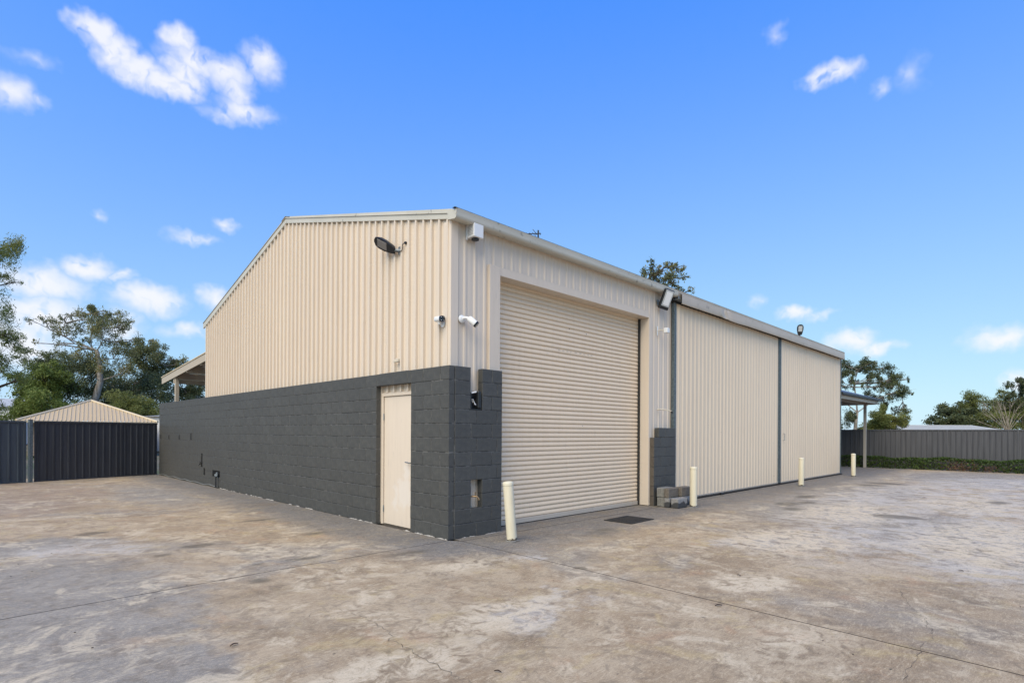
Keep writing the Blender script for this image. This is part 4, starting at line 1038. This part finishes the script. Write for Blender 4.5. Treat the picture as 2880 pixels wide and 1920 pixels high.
def tree(name, label, spec, lm, bark, leaves, size, seed, dens=1.0, aspect=.35, depth=.9, droop=.3, thick=.16, sub=7, group=None, twigs=3, straight=False, cat='tree', bare=False, grow=1.25, sat=2, tall=1.0):
    rng = np.random.default_rng(seed); T_ = spec['t']; base = vpos(spec['lat'], T_)
    t = thing(name, label, cat, base, VRZ, group)
    trunk = [(a, rng.normal()*.02, z) for a, z in spec['trunk']]; trunk[0] = (trunk[0][0], 0, -.15)
    cl = []
    for (a, z, rx, rz) in spec['cl']:
        cl.append((a, z, rx*grow, rz*grow*tall))
        for k in range(sat if leaves else 0):
            an = rng.uniform(0, 2*math.pi); q = rng.uniform(.7, 1.15)
            cl.append((a+math.cos(an)*rx*q, z+math.sin(an)*rz*q, rx*rng.uniform(.35, .6)*grow, rz*rng.uniform(.4, .65)*grow*tall))
    nmain = sat+1
    top = Vector(trunk[-1]); mb = MB()
    ht = max(c[1]+c[3] for c in cl); n_tr = len(trunk)
    mb.tube(trunk, [thick*(1-.55*i/(n_tr-1)) for i in range(n_tr)], 9); mb.build('trunk', bark, t, True)
    if not hasattr(depth, '__len__'): pass
    centres = []
    width = max(abs(c[0]-trunk[-1][0]) + c[2] for c in cl)
    for (a, z, rx, rz) in cl:
        centres.append(Vector((a, rng.uniform(-1, 1)*depth*width*.55, z)))
    bb_ = MB(); tips = []
    joints = [Vector(p) for p in trunk[max(1, n_tr//2):]]
    for ci, c in enumerate(centres):
        j = min(joints, key=lambda q: (q-c).length + (2.5 if q.z > c.z else 0)); mid = j.lerp(c, .5)
        off = Vector((rng.normal(), rng.normal(), rng.normal()*.5+.4))*.12*(c-j).length*(0.35 if straight else 1)
        path = [j, j.lerp(c, .25)+off*.6, mid+off, j.lerp(c, .78)+off*.5, c]
        r0 = min(thick*.42, .014*(c-j).length+.02)*(.62 if bare else 1)
        bb_.tube(path, [r0, r0*.85, r0*.66, r0*.45, r0*.25], 6, False)
        joints.append(mid+off) if (c-j).length > 1.2 and not bare else None
        rx, rz = cl[ci][2], cl[ci][3]
        for k in range(twigs):
            e = c + Vector((rng.uniform(-1, 1)*rx, rng.uniform(-1, 1)*rx, rng.uniform(-.6, .9)*rz)); s_ = path[3]
            m2 = s_.lerp(e, .5) + Vector((rng.normal(), rng.normal(), rng.normal()))*.06*rx
            bb_.tube([s_, m2, e], [r0*.35, r0*.22, r0*.1], 4, False)
    bb_.build('limbs', bark, t, True)
    pts = []; tint = []
    vol = [max(c[2]*c[3], .02) for c in cl]; tot = sum(vol)
    for ci, c in enumerate(centres):
        rx, rz = cl[ci][2], cl[ci][3]; n_ = int(leaves*vol[ci]/tot)
        if n_ < 4: continue
        ns = max(3, int(sub*(1+rng.uniform(-.3, .3)))); base_t = rng.uniform(.15, .6)
        sc = rng.normal(size=(ns, 3)); sc /= np.linalg.norm(sc, axis=1)[:, None]; sc *= rng.uniform(.35, .95, size=(ns, 1))
        sc = sc*np.array([rx, rx*depth, rz]) + np.array(c)
        per = rng.multinomial(n_, rng.dirichlet(np.ones(ns)*3))
        for q in range(ns):
            g_ = rng.normal(size=(per[q], 3)); nn = np.linalg.norm(g_, axis=1)[:, None]+1e-6
            g_ = g_/nn*rng.uniform(0, 1, size=(per[q], 1))**.5
            pts.append(sc[q] + g_*np.array([rx, rx*depth, rz])*rng.uniform(.34, .62)); tint.append(np.clip(base_t + rng.normal()*.14 + rng.normal(size=per[q])*.16, 0, 1))
    if pts:
        P = np.concatenate(pts); me = leaf_mesh('crown', lm, P, size, rng, aspect, np.concatenate(tint), droop); link('crown', me, t)
    return t

A=dict(t=36,lat=-27.28,trunk=[(0.0,0.31),(0.09,3.37),(0.49,4.72),(0.35,6.1),(0.23,6.68)],
  cl=[(-2.71,8.31,0.51,0.32),(-1.34,7.85,0.58,0.42),(-1.99,8.5,0.37,0.23),(-1.16,9.04,0.51,0.32),(-0.74,8.62,0.42,0.32),(0.3,8.93,0.56,0.46),(1.02,9.17,0.37,0.28),(0.42,8.33,0.88,0.6),(1.55,8.59,0.46,0.37),(1.2,7.87,0.65,0.46),(2.04,7.34,0.37,0.32),(-2.06,7.09,0.23,0.32),(-0.12,6.1,0.69,0.51),(1.37,6.23,0.88,0.65),(-0.51,7.26,0.42,0.32),(0.65,7.15,0.56,0.37),(1.92,5.65,0.46,0.37)])
B=dict(t=42,lat=-28.85,trunk=[(0.0,0.41),(0.27,3.65),(0.76,5.14),(1.3,5.82)],
  cl=[(1.51,7.33,0.95,0.68),(2.54,7.04,0.86,0.59),(0.95,7.63,0.68,0.49),(1.24,6.17,1.03,0.68),(2.11,6.1,0.81,0.54),(0.35,6.62,0.49,0.54),(3.03,6.78,0.43,0.38)])
Cc=dict(t=40,lat=-32.68,trunk=[(0.0,0.43),(-0.05,3.0),(-0.26,4.8)],
  cl=[(-1.21,6.72,1.03,0.57),(0.18,6.47,1.16,0.72),(0.85,5.78,1.03,0.77),(-2.16,5.77,0.64,0.77),(1.13,4.96,1.03,0.77),(-0.26,5.08,1.16,0.77),(1.42,4.04,0.9,0.9)])
D=dict(t=31,lat=-26.32,trunk=[(0.0,0.66),(-0.04,2.25),(0.04,3.25)],
  cl=[(0.06,4.48,0.72,0.52),(-0.36,3.94,0.6,0.5),(0.6,3.95,0.76,0.6),(-0.04,3.21,1.0,0.8),(-0.8,2.88,0.5,0.7),(0.8,2.89,0.8,0.6),(-0.5,2.35,0.8,0.44),(-1.2,2.64,0.44,0.6),(1.2,2.46,0.6,0.5)])
E_=dict(t=38,lat=-27.13,trunk=[(0.0,0.5),(0.0,2.7),(0.12,3.93)],
  cl=[(-1.78,4.79,0.98,0.86),(-0.22,4.8,1.1,0.86),(1.1,4.54,1.1,0.98),(-0.73,4.02,1.1,0.73),(0.44,3.49,1.22,0.73),(2.15,4.28,0.98,0.86),(3.18,4.29,0.86,0.86),(-2.2,3.67,0.98,0.86),(2.69,3.21,0.98,0.98)])
F=dict(t=29,lat=-19.68,trunk=[(0.0,0.74),(0.0,1.67),(0.06,2.42)],
  cl=[(-0.78,2.71,0.52,0.34),(0.21,2.83,0.75,0.47),(0.71,2.53,0.52,0.52),(-0.19,2.32,0.93,0.37),(-1.03,2.32,0.47,0.34)])
G=dict(t=46,lat=-26.63,trunk=[(0.0,0.93),(-0.06,3.3),(-0.3,4.48)],
  cl=[(-0.77,5.07,0.74,0.53),(0.5,4.9,0.74,0.65),(1.04,5.23,0.74,0.65),(-0.3,4.48,0.74,0.53),(-1.18,4.33,0.65,0.65),(0.59,4.04,1.18,0.59)])
H=dict(t=20,lat=-20.2,trunk=[(0.0,0.29),(0.19,2.86),(0.32,5.43),(0.58,7.24)],
  cl=[(1.29,8.14,0.49,0.54),(1.61,7.47,0.28,0.28),(1.35,7.09,0.36,0.15),(0.84,7.75,0.64,0.64),(1.35,4.99,0.49,0.58),(1.71,4.73,0.23,0.36),(1.22,4.02,0.36,0.33),(0.71,5.69,0.64,0.64),(1.42,3.19,0.51,0.54),(1.29,2.61,0.51,0.28),(1.8,3.38,0.26,0.26),(0.58,3.63,0.64,0.77)])
I=dict(t=60,lat=37.24,trunk=[(0.0,1.02),(0.12,2.76),(0.27,3.92)],
  cl=[(-0.46,9.12,0.69,0.31),(1.35,9.21,0.93,0.31),(0.5,8.74,0.96,0.31),(1.74,8.87,0.69,0.35),(3.28,8.68,0.77,0.31),(-0.85,8.43,0.69,0.39),(-1.12,7.62,0.62,0.46),(-1.27,6.77,0.39,0.46),(0.81,7.47,0.54,0.31),(2.43,8.06,0.39,0.39),(4.52,7.5,0.69,0.35),(5.06,7.11,0.35,0.46),(3.67,7.38,0.54,0.35),(3.13,6.68,0.62,0.39),(4.09,6.26,0.54,0.35),(3.82,5.72,0.54,0.35),(4.79,5.88,0.31,0.27),(3.28,5.17,0.62,0.39),(1.89,6.79,0.54,0.35),(5.06,4.22,0.46,0.31),(4.25,3.98,0.39,0.23),(-1.12,3.06,0.62,0.54),(0.23,3.49,0.54,0.46),(1.54,5.86,0.46,0.31),(-0.39,7.0,0.46,0.35),(-2.12,8.54,0.77,0.46),(-2.32,6.99,0.62,0.54)])
Jj=dict(t=50,lat=33.77,trunk=[(0.0,0.95),(0.0,1.76),(0.0,2.4)],
  cl=[(-0.71,3.17,0.71,0.71),(0.0,2.82,0.84,0.58),(1.03,2.83,0.58,0.51),(-0.58,2.24,0.96,0.39),(0.68,2.37,0.9,0.45)])
K=dict(t=56,lat=45.02,trunk=[(0.0,0.94),(0.0,2.38),(0.0,3.28)],
  cl=[(-1.15,3.52,0.79,0.5),(-0.14,4.18,0.86,0.58),(-0.54,3.17,1.26,0.58),(0.9,4.44,0.79,0.65),(0.36,3.42,1.3,0.79),(-1.44,2.87,0.65,0.36),(-1.8,2.55,0.54,0.36),(0.36,2.38,2.16,0.5)])
L=dict(t=52,lat=45.49,trunk=[(0.0,1.0),(0.0,2.34),(0.0,3.34)],
  cl=[(-1.64,4.6,0.94,0.74),(-0.8,4.97,0.74,0.47),(-1.4,3.53,1.34,0.94),(-0.1,4.01,1.17,0.84),(-1.07,2.8,1.67,0.67),(0.97,4.25,1.17,0.74),(1.81,3.42,1.34,1.0),(2.54,4.02,1.0,1.0),(0.97,2.81,1.67,0.67),(3.34,3.03,1.34,1.0)])
M=dict(t=46,lat=42.61,trunk=[(0.0,0.77),(-0.12,2.84),(-0.18,4.32)],
  cl=[(-0.65,5.74,0.3,0.41),(-1.09,4.91,0.41,0.24),(-0.15,5.95,0.3,0.59),(-0.24,4.79,0.47,0.71),(-1.51,4.79,0.24,0.18),(0.3,5.21,0.41,0.71)])
Nn=dict(t=48,lat=43.16,trunk=[(0.0,0.73),(-0.06,1.81)],
  cl=[(-1.95,4.12,0.09,0.09),(-1.48,4.49,0.09,0.09),(-1.11,4.37,0.09,0.09),(-0.71,4.68,0.09,0.09),(-0.31,4.5,0.09,0.09),(0.06,4.19,0.09,0.09),(0.37,4.59,0.09,0.09),(0.74,3.83,0.09,0.09),(-1.7,3.5,0.09,0.09),(1.05,4.14,0.09,0.09),(-2.41,2.73,0.09,0.09)])
O=dict(t=33,lat=8.96,trunk=[(0.0,0.83),(0.08,6.14),(0.13,9.11),(0.08,10.17)],
  cl=[(-1.15,11.02,0.3,0.25),(-0.79,11.59,0.21,0.17),(-0.55,11.34,0.25,0.21),(-0.25,11.02,0.38,0.25),(0.02,11.24,0.21,0.17),(-0.23,10.68,0.47,0.25),(0.36,10.96,0.38,0.25),(0.93,11.81,0.21,0.15),(1.08,11.5,0.3,0.21),(0.72,11.56,0.17,0.17),(0.72,11.18,0.3,0.21),(0.66,10.58,0.47,0.25),(1.25,10.76,0.21,0.08),(1.19,10.12,0.3,0.17),(1.59,9.91,0.21,0.13),(0.17,10.39,0.47,0.25),(-0.68,10.59,0.34,0.3)])
def move(sp, t):
    k = t/sp['t']; hz = lambda z: 1.472+(z-1.472)*k
    return dict(t=t, lat=sp['lat']*k, trunk=[(a*k, hz(z)) for a, z in sp['trunk']], cl=[(a*k, hz(z), p*k, q*k) for a, z, p, q in sp['cl']])
A = move(A, 52); B = move(B, 60); Cc = move(Cc, 52); D = move(D, 49); E_ = move(E_, 57); F = move(F, 50); G = move(G, 62)
K = move(K, 100); L = move(L, 97); M = move(M, 92); Nn = move(Nn, 86)
Nn['cl'] += [(a+.35, z-.5, p, q) for a, z, p, q in Nn['cl'][:8]]
GL = 'trees behind the left fence'; GR = 'trees behind the right fence'
tree('gum_tree', 'tall open gum tree with pale forked trunk rising behind the tan hip roof', A, 'leaf_gum', 'bark_pale', 17000, 0.180, 1, thick=0.35, sub=9, group=GL, droop=.8, tall=1.45)
tree('gum_tree', 'rounded gum tree above the cream carport roof', B, 'leaf_gum', 'bark_pale', 18000, 0.200, 2, thick=0.26, sub=10, group=GL, droop=.6, tall=1.2)
tree('gum_tree', 'broad grey green tree behind the bright green tree', Cc, 'leaf_grey', 'bark_dark', 24000, 0.182, 3, thick=0.29, sub=12, group=GL, grow=1.3, tall=1.2)
tree('leafy_tree', 'bright green leafy tree beside the tan hip roof', D, 'leaf_bright', 'bark_dark', 34000, 0.174, 4, thick=0.17, sub=12, group=GL, aspect=.45, grow=1.3)
tree('scrub_tree', 'dense dark scrub tree massed behind the tall gum trunk', E_, 'leaf_gum_dark', 'bark_pale', 34000, 0.210, 5, thick=0.23, sub=12, group=GL, grow=1.35)
tree('wattle_bush', 'olive green bush above the right end of the tan hip roof', F, 'leaf_olive', 'bark_dark', 26000, 0.163, 6, thick=0.12, sub=12, group=GL, aspect=.3, grow=1.3)
tree('scrub_tree', 'pale limbed scrub tree seen beneath the carport roof', G, 'leaf_gum_dark', 'bark_pale', 14000, 0.203, 7, thick=0.20, sub=8, group=GL, twigs=5)
tree('pepper_tree', 'fine leaved tall tree above the blue grey gate', H, 'leaf_fine', 'bark_dark', 26000, .10, 8, thick=.2, sub=14, group=GL, aspect=.22, droop=.9, twigs=6, grow=1.3, tall=1.25)
tree('gum_tree', 'flat topped gum tree with many pale limbs behind the shelter', I, 'leaf_gum_dark', 'bark_pale', 30000, .17, 9, thick=.24, sub=8, group=GR, twigs=6, straight=True, depth=.6, grow=1.45, sat=2, tall=1.5)
tree('wattle_bush', 'rounded olive bush standing under the flat topped gum', Jj, 'leaf_olive', 'bark_dark', 22000, .14, 10, thick=.1, sub=12, group=GR, grow=1.3)
tree('scrub_tree', 'dark green tree at the end of the long pale roof', K, 'leaf_gum_dark', 'bark_dark', 20000, 0.286, 11, thick=0.22, sub=12, group=GR, aspect=.6, grow=1.3)
tree('wattle_bush', 'mass of olive green foliage behind the bare branched tree', L, 'leaf_olive', 'bark_dark', 42000, 0.281, 12, thick=0.22, sub=14, group=GR, grow=1.35)
tree('gum_tree', 'upright sparse dark tree rising over the olive foliage', M, 'leaf_gum_dark', 'bark_dark', 7000, 0.300, 13, thick=0.17, sub=8, group=GR, twigs=4)
tree('bare_tree', 'leafless tree with fanned pale branches behind the fence', Nn, 'leaf_gum', 'bark_bare', 0, .1, 14, thick=0.19, group=GR, twigs=5, straight=True, grow=4, bare=True)
tree('gum_tree', 'sparse gum crown showing above the shed gutter', O, 'leaf_gum', 'bark_dark', 3200, .14, 15, thick=.2, sub=7, droop=.8, aspect=.42, sat=1, tall=1.3)

# ------------------------------------------------------------------ hedge along the right fence
hg = thing('hedge', 'low clipped dark green hedge with brown dead patches along the right fence', 'hedge', (24.72, -4, 0))
rng = np.random.default_rng(21); n_ = 26000
y = rng.uniform(-12, 11, n_); side = rng.uniform(0, 1, n_); wob = .03*np.sin(y*2.1)+.02*np.sin(y*5.3+1)
u = rng.uniform(0, 1, n_); x = np.where(side < .55, -.28 + rng.exponential(.05, n_), rng.uniform(-.28, .28, n_)); z = np.where(side < .55, u**.9*.50, .50 - rng.exponential(.035, n_))
z = np.clip(z+wob*(z > .3), .02, .62); x += rng.normal(size=n_)*.02 + .02*np.sin(y*3.7)
dead = ((np.abs(y+2.75) < .42+.2*rng.normal(size=n_)) & (z < .36+.1*rng.normal(size=n_))) | ((np.abs(y+3.75) < .22+.12*rng.normal(size=n_)) & (z < .26)) | ((rng.uniform(size=n_) < .04) & (z < .18))
P = np.stack([x, y+4, z], 1)
link('foliage', leaf_mesh('foliage', 'leaf_hedge', P[~dead], .085, rng, .5), hg)
link('dead_foliage', leaf_mesh('dead_foliage', 'leaf_dead', P[dead], .085, rng, .3), hg)
mb = MB()
for k in range(150):
    yy = rng.uniform(-12, 11)+4; xx = rng.uniform(-.15, .15); mb.tube([(xx, yy, -.02), (xx+rng.normal()*.05, yy+rng.normal()*.08, .2), (xx+rng.normal()*.1, yy+rng.normal()*.15, .42)], [.012, .009, .004], 4, False)
mb.build('stems', 'bark_dark', hg)

# ------------------------------------------------------------------ litter on the yard
for i, (x, y, s, rz) in enumerate(((-3.39, -1.93, .06, .3), (1.01, -3.56, .05, 1.2), (-.12, -3.86, .07, -.5), (2.98, -5.15, .06, .9), (-2.38, -3.5, .05, 2.0))):
    mb = MB(); vs = []
    for k in range(7):
        t_ = k/6; w_ = s*.13*math.sin(math.pi*min(max(t_, .04), .97)); zz = .004+.007*math.sin(math.pi*t_)
        vs += [(s*(t_-.5), -w_, zz+.006), (s*(t_-.5), 0, zz), (s*(t_-.5), w_, zz+.006)]
    mb.add(vs, [(3*k+a, 3*k+3+a, 3*k+4+a, 3*k+1+a) for k in range(6) for a in (0, 1)]); me = mb.mesh('dry_leaf', 'dry_leaf')
    o = link('dry_leaf', me, None, (x, y, .001), (0, 0, rz)); tag(o, 'small curled dry brown leaf lying on the concrete', 'leaf', 'dry leaves on the yard')
mb = MB()
for k in range(170):
    x = rnd.uniform(-5, 12); y = rnd.uniform(-7, 4)
    if x > -.05 and y > -.05: continue
    s = rnd.uniform(.002, .006)
    mb.box((x-s, y-s*.7, .001), (x+s, y+s*.7, s*.9))
tag(mb.build('grit', 'joint'), 'scattered dark grit and specks on the concrete yard', 'grit', kind='stuff')
